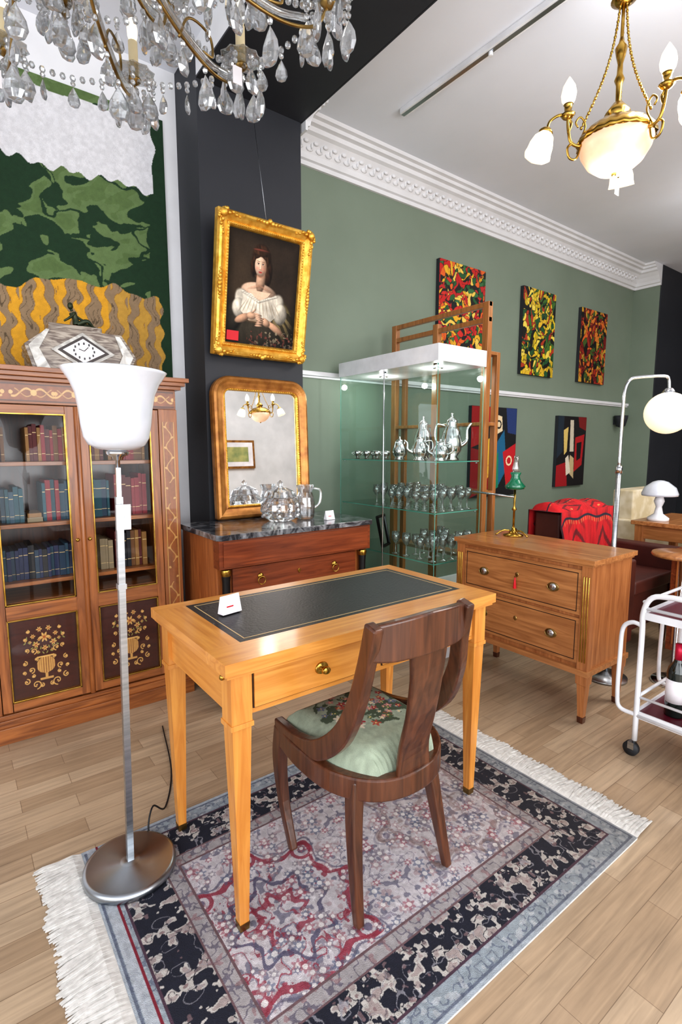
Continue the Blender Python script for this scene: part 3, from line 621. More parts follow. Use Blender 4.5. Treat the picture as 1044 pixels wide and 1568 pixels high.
# ================================================================ CHAIR
b=B().use(M['chairw'])
rail=cat([(.785,1.36,.365),(.768,1.22,.365),(.782,1.08,.362),(.855,.985,.357),(.965,.955,.355),(1.075,.98,.357),(1.15,1.07,.362),(1.163,1.22,.365),(1.145,1.36,.365)],5)
b.sweep(rail,.065,.034,(0,0,1)); b.sweep([(.785,1.355,.365),(1.145,1.355,.365)],.065,.03,(0,0,1))
for s_ in (-1,1):
    X=lambda c,q:c+s_*q
    st=cat([(X(.907,.158),.872,.862),(X(.915,.165),.90,.76),(X(.938,.182),.945,.64),(X(.96,.194),1.02,.52),(X(.964,.194),1.13,.43),(X(.962,.190),1.25,.402),(X(.964,.182),1.375,.395)],6)
    b.sweep(st,.03,lerpn([.042,.042,.048,.058,.06,.045,.04],len(st)),(1,0,0))
    fl=cat([(X(.965,.18),1.35,.39),(X(.967,.184),1.37,.28),(X(.97,.184),1.355,.14),(X(.972,.186),1.30,.0)],5)
    b.sweep(fl,lerpn([.042,.036,.03,.024],len(fl)),lerpn([.052,.042,.032,.026],len(fl)),(1,0,0))
    rl=cat([(X(.955,.135),1.03,.375),(X(.955,.15),1.015,.26),(X(.955,.163),.99,.12),(X(.955,.172),.965,0)],5)
    b.sweep(rl,lerpn([.04,.036,.03,.024],len(rl)),lerpn([.045,.04,.032,.026],len(rl)),(1,0,0))
cr=cat([(.742,.888,.815),(.805,.862,.818),(.907,.850,.822),(1.009,.862,.818),(1.072,.888,.815)],6)
b.sweep(cr,lerpn([.085,.10,.105,.10,.085],len(cr)),.024,(0,0,1))
sp=cat([(.915,.858,.79),(.924,.872,.70),(.94,.905,.58),(.955,.945,.46),(.968,.958,.36)],5)
b.sweep(sp,lerpn([.13,.112,.106,.110,.125],len(sp)),.016,(1,0,0))
ch=b.obj('chair_frame',bevel=.006,seg=3,dz=.0125)
def seatc(u,v):
    C=np.tile(np.array([156,168,148.]),(len(u),1)); n=fbm(u*10,v*10,4,3)
    C=C*(.9+.2*fbm(u*30,v*30,3,2))[:,None]
    r=np.random.RandomState(5)
    d=np.hypot(u-.52,v-.58)
    C=setc(C,(d<.34+.1*n)&(n>.5),(66,80,60),.9)
    for k in range(60):
        a=r.rand()*2*PI;q=.34*np.sqrt(r.rand());cx,cy=.52+q*math.cos(a),.58+q*math.sin(a);rr=np.hypot(u-cx,v-cy);th=np.arctan2(v-cy,u-cx)
        c=[(160,46,56),(200,136,136),(214,204,184),(110,118,140),(176,84,66),(82,100,64)][k%6]
        C=setc(C,rr<(.018+.03*r.rand())*(.8+.3*np.cos(5*th+k)),c); C=setc(C,rr<.008,(230,210,140))
    return C
def seath(u,v):
    e=np.minimum(np.minimum(u,1-u),np.minimum(v,1-v)); q=np.clip(e/.16,0,1); return .08*np.sqrt(1-(1-q)**2)+.014*np.sin(u*PI)*np.sin(v*PI)-.003*np.cos(u*90)*np.clip(1-e/.1,0,1)
def seatpanel():
    o=panel('seat_cushion',(.787,.98,.385),(.36,0,0),(0,.375,0),150,150,seatc,M['needle'],seath)
    for vtx in o.data.vertices:
        y=vtx.co.y; k=max(0,(-y-.02)/.17)
        vtx.co.x*=1-.42*min(1,k)**2.2
    return o
group('side_chair',[ch,seatpanel()],(.96,1.12,0))
# ================================================================ RUG
RX0,RX1,RY0,RY1=.24,1.72,.67,1.69
def rugc(u,v):
    Lx,W=1.48,1.02;x=u*Lx;y=v*W;d=np.minimum(np.minimum(x,Lx-x),np.minimum(y,W-y));mx=np.abs(x-Lx/2);my=np.abs(y-W/2)
    C=np.tile(np.array([188,182,186.]),(len(u),1))
    n1=fbm(mx*26,my*26,1,2);n2=fbm(mx*46+5,my*46,2,2);n3=fbm(mx*58,my*58+3,7,2); n4=fbm(mx*46+9,my*46,12,2)
    C=setc(C,np.abs(n1-.5)<.024,(126,120,134),.7); C=setc(C,n2>.69,(100,98,116),.7); C=setc(C,n2<.25,(154,130,134),.55); C=setc(C,np.abs(n2-.5)<.02,(208,204,207),.8)
    for cx,cy,col,k in ((.40,.45,(138,50,66),1),(1.06,.5,(122,98,94),.5)):
        th=np.arctan2(y-cy,x-cx);r=np.hypot(x-cx,(y-cy)*.95);R=.215+.034*np.cos(8*th)+.012*np.cos(16*th)
        C=setc(C,np.abs(r-R)<.010,col,.85*k); C=setc(C,(np.abs(r-R-.022)<.004),(96,92,112),.7*k); C=setc(C,(r<R)&(np.abs(n1-.55)<.022),col,.75*k); C=setc(C,(r<R)&(n3>.77),col,.75*k); C=setc(C,np.abs(r-R*.55)<.007,(80,76,100),.8*k); C=setc(C,np.abs(r-R*.3)<.009,col,.75*k)
        for j in range(8):
            t=j*PI/4; rr=np.hypot(x-cx-.235*math.cos(t),y-cy-.235*math.sin(t)); C=setc(C,np.abs(rr-.030)<.006,col,.8*k); C=setc(C,rr<.012,(96,86,110),.8*k)
    rs=np.random.RandomState(9)
    for k in range(90):
        fx,fy=rs.rand()*.52,rs.rand()*.29; rr=np.hypot(mx-fx,my-fy);th=np.arctan2(my-fy,mx-fx); R=.010+.011*rs.rand()
        c=[(146,82,94),(88,96,120),(122,114,124),(164,134,138)][k%4]
        C=setc(C,(rr<R*(.8+.25*np.cos(6*th)))&(d>.24),c,.6); C=setc(C,(rr<R*.4),(214,210,208),.9)
    g=(d<.235); C=setc(C,g,(158,153,154)); C=setc(C,g&(np.abs(n2-.5)<.05),(98,92,106),.8); C=setc(C,g&(n3>.68),(136,96,100),.5)
    C=setc(C,(np.abs(d-.235)<.003)|(np.abs(d-.192)<.003),(108,84,88))
    nb=(d<.19); C=setc(C,nb,(30,32,46)); C=setc(C,nb&(n4>.56)&(np.abs(n2-.5)>.03),(184,179,174)); C=setc(C,nb&(n4>.68),(150,134,132),.7); C=setc(C,nb&(n3>.76),(128,104,106),.8); C=setc(C,nb&(np.abs(n1-.47)<.012),(148,146,152),.8)
    ob=(d<.066); C=setc(C,ob,(146,155,162)); C=setc(C,ob&(np.abs(n2-.5)<.04),(96,103,120),.75); C=setc(C,ob&(n3>.64),(180,183,187),.7); C=setc(C,np.abs(d-.066)<.0035,(78,56,70)); C=setc(C,d<.012,(164,172,180)); C=setc(C,(d<.018)&(d>.012),(86,92,110),.7)
    C=setc(C,(x<.045)&(x>.02)&nb,(176,180,186),.8); C=setc(C,(x>.045)&(x<.052),(124,34,50))
    end_tone=np.clip((x-.8)/.7,0,1); C=C*(1-.2*end_tone)[:,None]+np.array([14,9,4.])*end_tone[:,None]  # colour turns darker and browner towards the right end
    return C*(.9+.2*fbm(x*90,y*90,10,2))[:,None]
rp=panel('rug_pile',(RX0,RY0,.009),(RX1-RX0,0,0),(0,RY1-RY0,0),860,590,rugc,M['rugm'])
b=B().use(M['fringe']).box(RX0+.001,RX1-.001,RY0+.001,RY1-.001,.0005,.0085)
random.seed(11)
for side in (0,1):
    y=RY0+.004
    while y<RY1-.004:
        wv=math.sin(y*23)*.010+math.sin(y*57)*.006
        L_=random.uniform(.105,.125)+math.sin(y*31)*.006;sx=-1 if side==0 else 1;x=RX0 if side==0 else RX1; dy=wv+random.uniform(-.004,.004); w_=random.uniform(.004,.007)
        pts=[(x-sx*.004,y,.0075),(x+sx*.02,y+dy*.1,.010+random.uniform(0,.004)),(x+sx*L_*.5,y+dy*.6+random.uniform(-.003,.003),.006+random.uniform(0,.006)),(x+sx*L_*.8,y+dy,.004+random.uniform(0,.004)),(x+sx*L_,y+dy+random.uniform(-.004,.004),.003)]
        b.sweep(pts,[w_*.8,w_,w_*1.1,w_*1.2,w_*.8],[.004,.005,.004,.004,.002],(0,1,0)); y+=random.uniform(.0022,.0036)
fg=b.obj('fringe')
group('oriental_rug',[rp,fg],((RX0+RX1)/2,(RY0+RY1)/2,0))
# ================================================================ FLOOR LAMP
b=B(); b.T=Matrix.Translation((.352,1.53,.023))@Matrix.Rotation(math.radians(1.2),4,Vector((.6,.8,0)))
b.use(M['steel']); b.lathe([(.0,-.009),(.13,-.009),(.132,0),(.13,.012),(.12,.015),(.03,.016),(.024,.022),(0,.022)],(0,0,0),56)
b.sweep([(0,0,.02),(0,0,1.12)],.018,.018,(1,0,0)); b.box(-.0115,.0115,-.0115,.0115,.86,.875)
b.use(M['chrome']); b.sweep([(0,0,1.12),(0,0,1.2)],.012,.012,(1,0,0)); b.lathe([(.006,0),(.006,.05),(.014,.052),(.016,.06),(.028,.065),(.03,.075),(.01,.08)],(0,0,1.17),20); b.box(-.010,.010,-.018,-.009,1.06,1.075)
b.use(M['opal']); b.lathe([(.022,0),(.05,.003),(.072,.015),(.083,.035),(.089,.07),(.093,.11),(.100,.15),(.112,.18),(.128,.205),(.133,.212),(.129,.214),(.110,.186),(.097,.152),(.089,.11),(.085,.07),(.078,.037),(.066,.02),(.02,.01)],(0,0,1.247),56)
b.use(M['card']).box(-.012,.026,-.018,-.016,1.03,1.1); b.tube([(0,-.017,1.12),(.006,-.017,1.1)],.0008,4)
b.T=Matrix(); b.use(M['blackw']).tube(cat([(.47,1.58,.0125),(.44,1.64,.02),(.47,1.69,.07),(.53,1.75,.006),(.62,1.95,.006),(.7,2.3,.006)],8),.003,6)
b.obj('floor_lamp')
# ================================================================ VITRINE
b=B(); vx0,vx1,vy0,vy1=2.215,2.635,2.055,2.98
b.use(M['wtube']).box(vx0,vx1,vy0,vy1,1.755,1.85); b.box(vx0,vx1,vy0,vy1,0,.12)
b.use(M['chrome'])
for y in (2.25,2.75): b.lathe([(.03,0),(.032,-.004),(.022,-.006),(0,-.004)],(2.425,y,1.755),20)
b.use(M['cbulb'])
for y in (2.25,2.75): b.lathe([(.02,-.0065),(0,-.0065)],(2.425,y,1.755),20)
b.use(M['chrome'])
for z in (1.735,.13): b.box(vx0+.012,vx0+.03,vy0+.02,vy0+.05,z,z+.012); b.box(vx0+.012,vx0+.03,2.5,2.53,z,z+.012)
for x in (vx0+.03,vx1-.03):
    for y in (vy0+.03,vy1-.03):
        for z in (1.19,.89,.59,.325): b.tube([(x,y,z-.012),(x,y,z-.006)],.008,8)
b.tube([(2.22,2.512,1.76),(2.22,2.512,.12)],.004,8)
fr_=b.obj('vitrine_body',bevel=.003)
g=B().use(M['vpane']); xa,xb,ya,yb=vx0+.01,vx1-.01,vy0+.01,vy1-.01; z0,z1=.12,1.755
g.quad((xa,ya,z0),(xa,2.51,z0),(xa,2.51,z1),(xa,ya,z1)); g.quad((xa,2.514,z0),(xa,yb,z0),(xa,yb,z1),(xa,2.514,z1))
g.quad((xb,ya,z0),(xb,yb,z0),(xb,yb,z1),(xb,ya,z1)); g.quad((xa,ya,z0),(xb,ya,z0),(xb,ya,z1),(xa,ya,z1)); g.quad((xa,yb,z0),(xb,yb,z0),(xb,yb,z1),(xa,yb,z1))
sh=(1.195,.895,.595,.33)
g.use(M['vshelf'])
for z in sh: g.quad((vx0+.02,vy0+.02,z),(vx1-.02,vy0+.02,z),(vx1-.02,vy1-.02,z),(vx0+.02,vy1-.02,z))
g.use(M['gedge'])
for z in sh: g.box(vx0+.017,vx0+.020,vy0+.02,vy1-.02,z-.006,z); g.box(vx0+.02,vx1-.02,vy0+.017,vy0+.020,z-.006,z)
for x in (vx0+.0088,vx1-.0118):
    for y in (vy0+.0088,vy1-.0118): g.box(x,x+.003,y,y+.003,.12,1.755)
g2=g.obj('vitrine_panes')
group('glass_display_cabinet',[fr_,g2],(2.425,2.52,0))
def pot(b,c,h,r,ang):
    b.lathe([(0,0),(r*.7,0),(r*.75,h*.03),(r*.55,h*.08),(r*.95,h*.22),(r,h*.4),(r*.8,h*.6),(r*.5,h*.74),(r*.56,h*.78),(r*.5,h*.84),(r*.15,h*.9),(r*.1,h*.94),(r*.16,h*.97),(0,h)],c,24,fl=.04,fn=8)
    d=Vector((math.cos(ang),math.sin(ang),0));c=Vector(c)
    b.tube(cat([c+d*r*.85+Vector((0,0,h*.3)),c+d*r*1.5+Vector((0,0,h*.42)),c+d*r*1.55+Vector((0,0,h*.65)),c+d*r*1.95+Vector((0,0,h*.78))],5),lerpn([r*.25,r*.18,r*.12,r*.1],16),8)
    b.tube(cat([c-d*r*.6+Vector((0,0,h*.72)),c-d*r*1.5+Vector((0,0,h*.74)),c-d*r*1.6+Vector((0,0,h*.45)),c-d*r*.9+Vector((0,0,h*.28))],5),r*.09,8)
b=B().use(M['silver']); pot(b,(2.47,2.17,1.196),.29,.062,-.6); pot(b,(2.46,2.40,1.196),.28,.060,.8); pot(b,(2.33,2.30,1.196),.16,.05,2.6); pot(b,(2.34,2.14,1.196),.13,.045,2.2); pot(b,(2.35,2.50,1.196),.15,.045,.4)
for x,y in ((2.32,2.90),(2.42,2.84),(2.32,2.80),(2.44,2.73),(2.33,2.70),(2.47,2.62),(2.33,2.61)): b.lathe([(0,0),(.018,0),(.012,.012),(.028,.03),(.033,.055),(.03,.055),(.024,.03),(0,.02)],(x,y,1.196),18); b.tube(cat([(x-.03,y,1.24),(x-.05,y,1.235),(x-.03,y,1.222)],4),.003,6)
b.obj('silver_coffee_set')
b=B().use(M['silver']).lathe([(0,0),(.09,.0),(.14,.012),(.142,.014),(.09,.006),(0,.006)],(2.42,2.80,.335),30); b.obj('serving_tray')
b=B().use(M['stemglass'])
def goblet(c,h,r): b.lathe([(0,0),(r*.85,0),(r*.85,.002),(r*.12,.008),(.004,h*.15),(.004,h*.45),(r*.5,h*.52),(r,h*.7),(r*.9,h),(r*.86,h),(r*.94,h*.7),(r*.45,h*.55),(0,h*.52)],c,16)
random.seed(5)
for z,n,h in ((.8965,40,.13),(.5965,16,.15)):
    k=0
    while k<n:
        goblet((2.28+.075*(k%5),2.12+.075*(k//5)*(1 if z>.8 else 1.5)+random.uniform(-.008,.008),z),h*random.uniform(.8,1.1),.028); k+=1
b.obj('drinking_glasses')
b=B().use(M['black']); b.T=Matrix.Translation((2.36,2.66,.5975))@Matrix.Rotation(.5,4,'Z')@Matrix.Rotation(math.radians(-12),4,'X')
b.loops([rloop(.15,.22,.01,.01,i,y,2) for i,y in ((0,.01),(0,-.006),(.012,-.008),(.018,.0))]); 
for v_ in range(len(b.v)): b.v[v_]=(b.v[v_][0],b.v[v_][1],b.v[v_][2]+.112)
b.T=Matrix.Translation((0,0,.112))@b.T; b.use(M['silver']).prism(rloop(.15,.22,.01,.01,.016,.008,2),(0,-.004,0)); b.obj('picture_frame')
# ================================================================ OPEN WOOD SHELF
b=B().use(M['shelfw']); sx0,sx1,sy0,sy1=2.67,2.80,2.08,2.94
for y in (sy0,sy1-.045,(sy0+sy1)/2-.02): b.box(sx0,sx0+.04,y,y+.045,0,2.15 if y!=(sy0+sy1)/2-.02 else 2.09)
for y in (sy0,sy1-.045): b.box(sx1-.03,sx1,y,y+.04,0,1.86)
b.box(sx0+.004,sx0+.034,sy0,sy1,2.12,2.15); b.box(sx0+.004,sx0+.034,sy0,sy1,2.03,2.06)
for z in (.12,.55,.98,1.41,1.84): b.box(sx0+.003,sx1-.003,sy0+.003,sy1-.003,z,z+.022)
b.obj('open_wood_shelf',bevel=.003)
# ================================================================ COMMODE
b=B(); cx0,cx1,cy0,cy1=2.24,2.65,1.13,1.93
b.use(M['comy']).box(cx0,cx1,cy0,cy1,.757,.78); b.box(cx0+.012,cx1-.005,cy0+.012,cy1-.012,.745,.757)
b.use(M['comz']).box(cx0+.03,cx1-.01,cy0+.02,cy1-.02,.255,.745)
for z0,z1 in ((.515,.725),(.285,.5)):
    b.use(M['comy']).box(cx0+.018,cx0+.032,cy0+.065,cy1-.065,z0,z1)
    b.use(M['ebony'])
    for (p,q,r,s_) in ((cy0+.08,cy1-.08,z0+.014,z0+.018),(cy0+.08,cy1-.08,z1-.018,z1-.014),(cy0+.08,cy0+.084,z0+.014,z1-.014),(cy1-.084,cy1-.08,z0+.014,z1-.014)): b.box(cx0+.0172,cx0+.019,p,q,r,s_)
    zm=(z0+z1)/2
    for y in (1.33,1.73):
        b.use(M['oldbrass']).lathe([(0,0),(.03,0),(.03,.003),(.02,.006),(0,.006)],(cx0+.018,y,zm),24,ax=(-1,0,0),sc=(.72,1.0)); b.use(M['chrome']).lathe([(0,.006),(.018,.006),(.012,.01),(0,.012)],(cx0+.018,y,zm),16,ax=(-1,0,0))
        b.use(M['oldbrass']).tube([(cx0+.006,y+.026*math.cos(t),zm+.004-.022*math.sin(t)) for t in [i*PI/10 for i in range(11)]],.0025,6)
    b.use(M['oldbrass']).lathe([(0,0),(.013,0),(.01,.003),(0,.003)],(cx0+.018,1.53,zm+.02),14,ax=(-1,0,0),sc=(1,.8))
b.tube([(cx0+.015,1.53,.63),(cx0+.0,1.53,.63)],.004,8); b.use(M['red']).tube([(cx0+.002,1.53,.628),(cx0+.004,1.531,.57)],[.003,.009],8)
for y in (cy0+.038,cy1-.038):
    b.use(M['comz']).box(cx0+.014,cx0+.05,y-.025,y+.025,.255,.745)
    b.use(M['brass'])
    for k in (-1,0,1): b.tube([(cx0+.012,y+k*.012,.3),(cx0+.012,y+k*.012,.7)],.003,6)
b.use(M['comy']).box(cx0+.008,cx1-.006,cy0+.008,cy1-.008,.235,.262)
for x in (cx0+.04,cx1-.04):
    for y in (cy0+.04,cy1-.04):
        b.use(M['comz']).sweep([(x,y,.24),(x,y,.19)],[.055,.05],[.055,.05],(1,0,0)); b.sweep([(x,y,.19),(x,y,.03)],[.042,.026],[.042,.026],(1,0,0)); b.use(M['dark']).sweep([(x,y,.03),(x,y,0)],[.03,.026],[.03,.026],(1,0,0))
b.obj('chest_of_drawers',bevel=.003)
b=B().use(M['brass']); c=Vector((2.53,1.75,.781))
b.lathe([(0,0),(.055,0),(.055,.006),(.03,.014),(.012,.03),(.008,.05)],c,28)
b.lathe([(.006,0),(.006,.1),(.014,.11),(.006,.125),(.006,.23)],c+Vector((0,0,.04)),16)
for k in range(3):
    t=k*2*PI/3+.4; d=Vector((math.cos(t),math.sin(t),0)); b.tube(cat([c+d*.02+Vector((0,0,.03)),c+d*.06+Vector((0,0,.03)),c+d*.1+Vector((0,0,.006))],5),.005,8)
b.use(M['greensh']).lathe([(.02,.0),(.05,.006),(.056,.02),(.03,.05),(.022,.075),(.03,.095),(.022,.1),(.018,.075),(.02,.05)],c+Vector((0,0,.26)),28)
b.use(M['stemglass']).lathe([(.016,0),(.02,.03),(.014,.06),(.012,.1),(.01,.1)],c+Vector((0,0,.35)),16)
b.use(M['chrome']).tube([(c.x,c.y,1.0),(2.50,2.02,1.015)],.006,8)
b.obj('brass_table_lamp')
# ================================================================ ARC BALL LAMP
b=B().use(M['steel']); px,py=2.85,1.34; bx,by=3.04,1.20
b.lathe([(0,0),(.11,0),(.11,.015),(.03,.022),(.012,.04)],(px,py,0),40)
b.tube([(px,py,.03),(px,py,1.16)],.013,12)
b.use(M['chrome']); d=Vector((bx-px,by-py,0)); p=Vector((px,py,0))
b.tube([(px,py,1.14),(px,py,1.18)],.017,12)
b.tube(cat([p+Vector((0,0,1.15)),p+Vector((0,0,1.45)),p+Vector((0,0,1.57))+d*.02,p+d*.12+Vector((0,0,1.625)),p+d*.3+Vector((0,0,1.638)),p+d*.8+Vector((0,0,1.645)),p+d*.96+Vector((0,0,1.635)),p+d+Vector((0,0,1.59)),p+d+Vector((0,0,1.56))],6),.0085,10)
b.lathe([(.03,0),(.034,.01),(.02,.03),(.01,.035)],(bx,by,1.55),20)
b.use(M['ball']).ball((bx,by,1.455),(.110,.110,.108),32,20)
b.obj('arc_floor_lamp')
# ================================================================ TROLLEY
b=B().use(M['wtube']); tx0,tx1,ty0,ty1=2.2,2.6,.26,.90
for x in (tx0,tx1):
    b.tube(cat([(x,ty1,.07),(x,ty1,.5),(x,ty1-.0,.62),(x,ty1-.03,.685),(x,ty1-.1,.7)],5)+[Vector((x,ty0+.1,.7))]+cat([(x,ty0+.03,.685),(x,ty0,.62),(x,ty0,.5),(x,ty0,.07)],5),.011,10)
    b.tube([(x,ty1,.635),(x,ty0,.635)],.007,8); b.tube([(x,ty1,.18),(x,ty0,.18)],.010,8); b.tube([(x,ty1,.26),(x,ty0,.26)],.006,8)
    for (ya,sg) in ((ty1,1),(ty0,-1)):
        b.tube(cat([(x,ya,.56),(x,ya+sg*.04,.565),(x,ya+sg*.075,.53),(x,ya+sg*.08,.42),(x,ya+sg*.08,.24),(x,ya+sg*.065,.185),(x,ya,.18)],5),.009,10)
for y in (ty0,ty1):
    for z in (.6,.18,.66,.26): b.tube([(tx0,y,z),(tx1,y,z)],.007,8)
b.use(M['burg']).box(tx0,tx1,ty0,ty1,.595,.607); b.box(tx0,tx1,ty0,ty1,.175,.187)
b.use(M['wtube'])
for z in (.59,.17): b.box(tx0-.004,tx1+.004,ty0-.006,ty0,z,z+.03); b.box(tx0-.004,tx1+.004,ty1,ty1+.006,z,z+.03); b.box(tx0-.006,tx0,ty0,ty1,z,z+.03); b.box(tx1,tx1+.006,ty0,ty1,z,z+.03)
for x in (tx0,tx1):
    for y in (ty0,ty1):
        b.use(M['steel']).tube([(x,y,.09),(x,y,.055)],.008,8); b.box(x-.014,x+.014,y-.004,y+.02,.03,.06); b.use(M['rubber']).cyl((x-.011,y+.01,.03),(x+.011,y+.01,.03),.03,n=24)
b.obj('drinks_trolley')
b=B().use(M['bottle']); c=(2.31,.80,.188)
b.lathe([(0,0),(.036,0),(.038,.006),(.038,.18),(.034,.2),(.018,.225),(.014,.24),(.014,.3),(0,.3)],c,28)
b.use(M['card']).lathe([(.0385,.06),(.0385,.155)],c,28); b.use(M['foil']).lathe([(.0148,.235),(.0148,.302),(0,.303)],c,20); b.obj('wine_bottle')
b=B().use(M['chrome']); b.T=Matrix.Translation((2.33,.71,.608)); b.lathe([(0,0),(.03,0),(.032,.1),(.024,.12),(0,.125)],(0,0,0),20); b.use(M['greensh']).tube([(-.02,.0,.125),(-.05,.05,.16)],[.01,.014],10); b.obj('cocktail_shaker')
# ================================================================ BACKGROUND FURNITURE
def armchair(name,x0,x1,y0,y1,mt,hb=.95,face='y-'):
    b=B().use(mt); w=x1-x0
    b.box(x0+.1,x1-.1,y0+.02,y1-.12,.2,.45); b.box(x0+.06,x1-.06,y1-.18,y1,.2,hb); b.box(x0,x0+.12,y0,y1-.06,.15,.64); b.box(x1-.12,x1,y0,y1-.06,.15,.64)
    b.box(x0+.12,x1-.12,y0,y1-.2,.42,.5)
    b.use(M['dark'])
    for x in (x0+.06,x1-.06):
        for y in (y0+.06,y1-.08): b.sweep([(x,y,.18),(x,y,0)],[.05,.03],[.05,.03],(1,0,0))
    return b.obj(name if name else 'upholstery',bevel=.035,seg=4)
def kilim(u,v):
    u_=u*1.; C=np.tile(np.array([188,28,34.]),(len(u),1)); a=np.abs(np.mod(u_*2,1)-.5);c=np.abs(np.mod(v*4,1)-.5); q=np.round((a+c)*10)/10
    C=setc(C,(q==.3),(104,26,30)); C=setc(C,(q==.6)&(a<.3),(150,24,30)); C=setc(C,(q<.1),(206,140,78)); C=setc(C,np.abs(np.mod(v*4,1)-.04)<.03,(44,36,50)); C=setc(C,(np.mod(u*24,1)<.4)&(np.mod(v*4,1)>.93),(206,140,78),.6)
    C=setc(C,(v<.03)|(u<.02)|(u>.98),(60,26,34)); return C*(.86+.28*fbm(u*60,v*16,3,2))[:,None]
a1=armchair('',3.0,3.76,1.33,1.96,M['velvet'],.86)
# throw: a cloth draped over the chair back (front side -> over the top -> behind)
k1=panel('kilim_throw',(3.0,1.7,.4),(.7,0,0),(0,0,1.0),150,190,kilim,M['attr'],lambda u,v:u*0)
nu,nv=150,190; uu,vv=np.meshgrid(np.linspace(0,1,nu),np.linspace(0,1,nv)); uu=uu.ravel(); vv=vv.ravel()
pth=cat([(0,1.735,.40),(0,1.745,.60),(0,1.755,.80),(0,1.775,.875),(0,1.84,.905),(0,1.91,.90),(0,1.975,.865),(0,1.99,.75),(0,1.995,.55)],8)
py_=np.interp(vv*(len(pth)-1),range(len(pth)),[p.y for p in pth]); pz_=np.interp(vv*(len(pth)-1),range(len(pth)),[p.z for p in pth])
fr_dn=np.clip((.85-pz_)/.45,0,1); sgn=np.where(vv<.5,-1,1)
xx=3.02+.68*uu+.02*np.sin(vv*7+1)+(uu-.5)*-.06*fr_dn
yy=py_+sgn*(fr_dn*(.016*np.sin(uu*21+vv*3)+.010*np.sin(uu*43+1))+.012*fr_dn)
edge=np.clip((np.abs(uu-.5)-.42)/.08,0,1)
zz=pz_+.035*np.sin(uu*PI*1.0+.2)*(1-fr_dn)*.6-.06*edge**2*(1-fr_dn)+.03*np.sin(uu*5)*fr_dn+.010*np.sin(uu*17)
zz=np.maximum(zz,np.where(fr_dn<.05,.872,0))
cc=np.array(k1.location); co_=np.stack([xx,yy,zz],1)-cc
k1.data.vertices.foreach_set('co',co_.ravel()); k1.data.update()
group('armchair_with_kilim_throw',[a1,k1],(3.37,1.63,0))
armchair('cream_armchair',4.75,5.45,1.55,2.3,M['stripe'],.9)
b=B().use(M['comx']).box(3.95,4.65,1.0,1.75,.72,.75); b.use(M['comz'])
for x in (4.0,4.6):
    for y in (1.05,1.7): b.sweep([(x,y,.72),(x,y,0)],[.06,.035],[.06,.035],(1,0,0))
b.use(M['comx']).box(4.0,4.6,1.04,1.06,.62,.72); b.use(M['comy']).box(3.99,4.01,1.05,1.7,.62,.72); b.obj('wooden_table',bevel=.004)
b=B().use(M['opal']); b.lathe([(.115,0),(.118,.015),(.1,.06),(.05,.1),(.02,.11),(0,.112)],(4.08,1.62,.93),30); b.use(M['wtube']).lathe([(0,0),(.07,0),(.07,.02),(.03,.05),(.02,.1),(.035,.14),(.02,.19)],(4.08,1.62,.751),24); b.obj('table_lamp')
b=B().use(M['mah']).box(3.3,3.8,.40,1.22,.1,.66); b.box(3.28,3.82,.38,1.24,.66,.685); b.use(M['ebony']).box(3.298,3.3,.80,.805,.14,.63); b.use(M['mahz']).box(3.294,3.3,.43,.79,.14,.63); b.box(3.294,3.3,.82,1.19,.14,.63)
b.use(M['dark'])
for x in (3.36,3.74):
    for y in (.46,1.16): b.sweep([(x,y,.1),(x,y,0)],.04,.03,(1,0,0))
b.obj('sideboard',bevel=.003)
b=B().use(M['comx']).lathe([(0,0),(.14,0),(.145,.01),(.14,.02),(0,.02)],(3.08,1.09,.70),36); b.use(M['chrome']).tube([(3.08,1.09,.7),(3.08,1.09,.02)],.012,10); b.lathe([(0,0),(.11,0),(.1,.015),(.012,.02)],(3.08,1.09,0),30); b.obj('round_side_table')
b=B().use(M['char']).lathe([(.0,0),(.05,.02),(.07,.1),(.075,.14),(.07,.14),(.04,.03),(0,.01)],(6.35,YW-.08,1.5),20); b.box(6.33,6.37,YW-.04,YW,1.54,1.6); b.obj('wall_sconce')
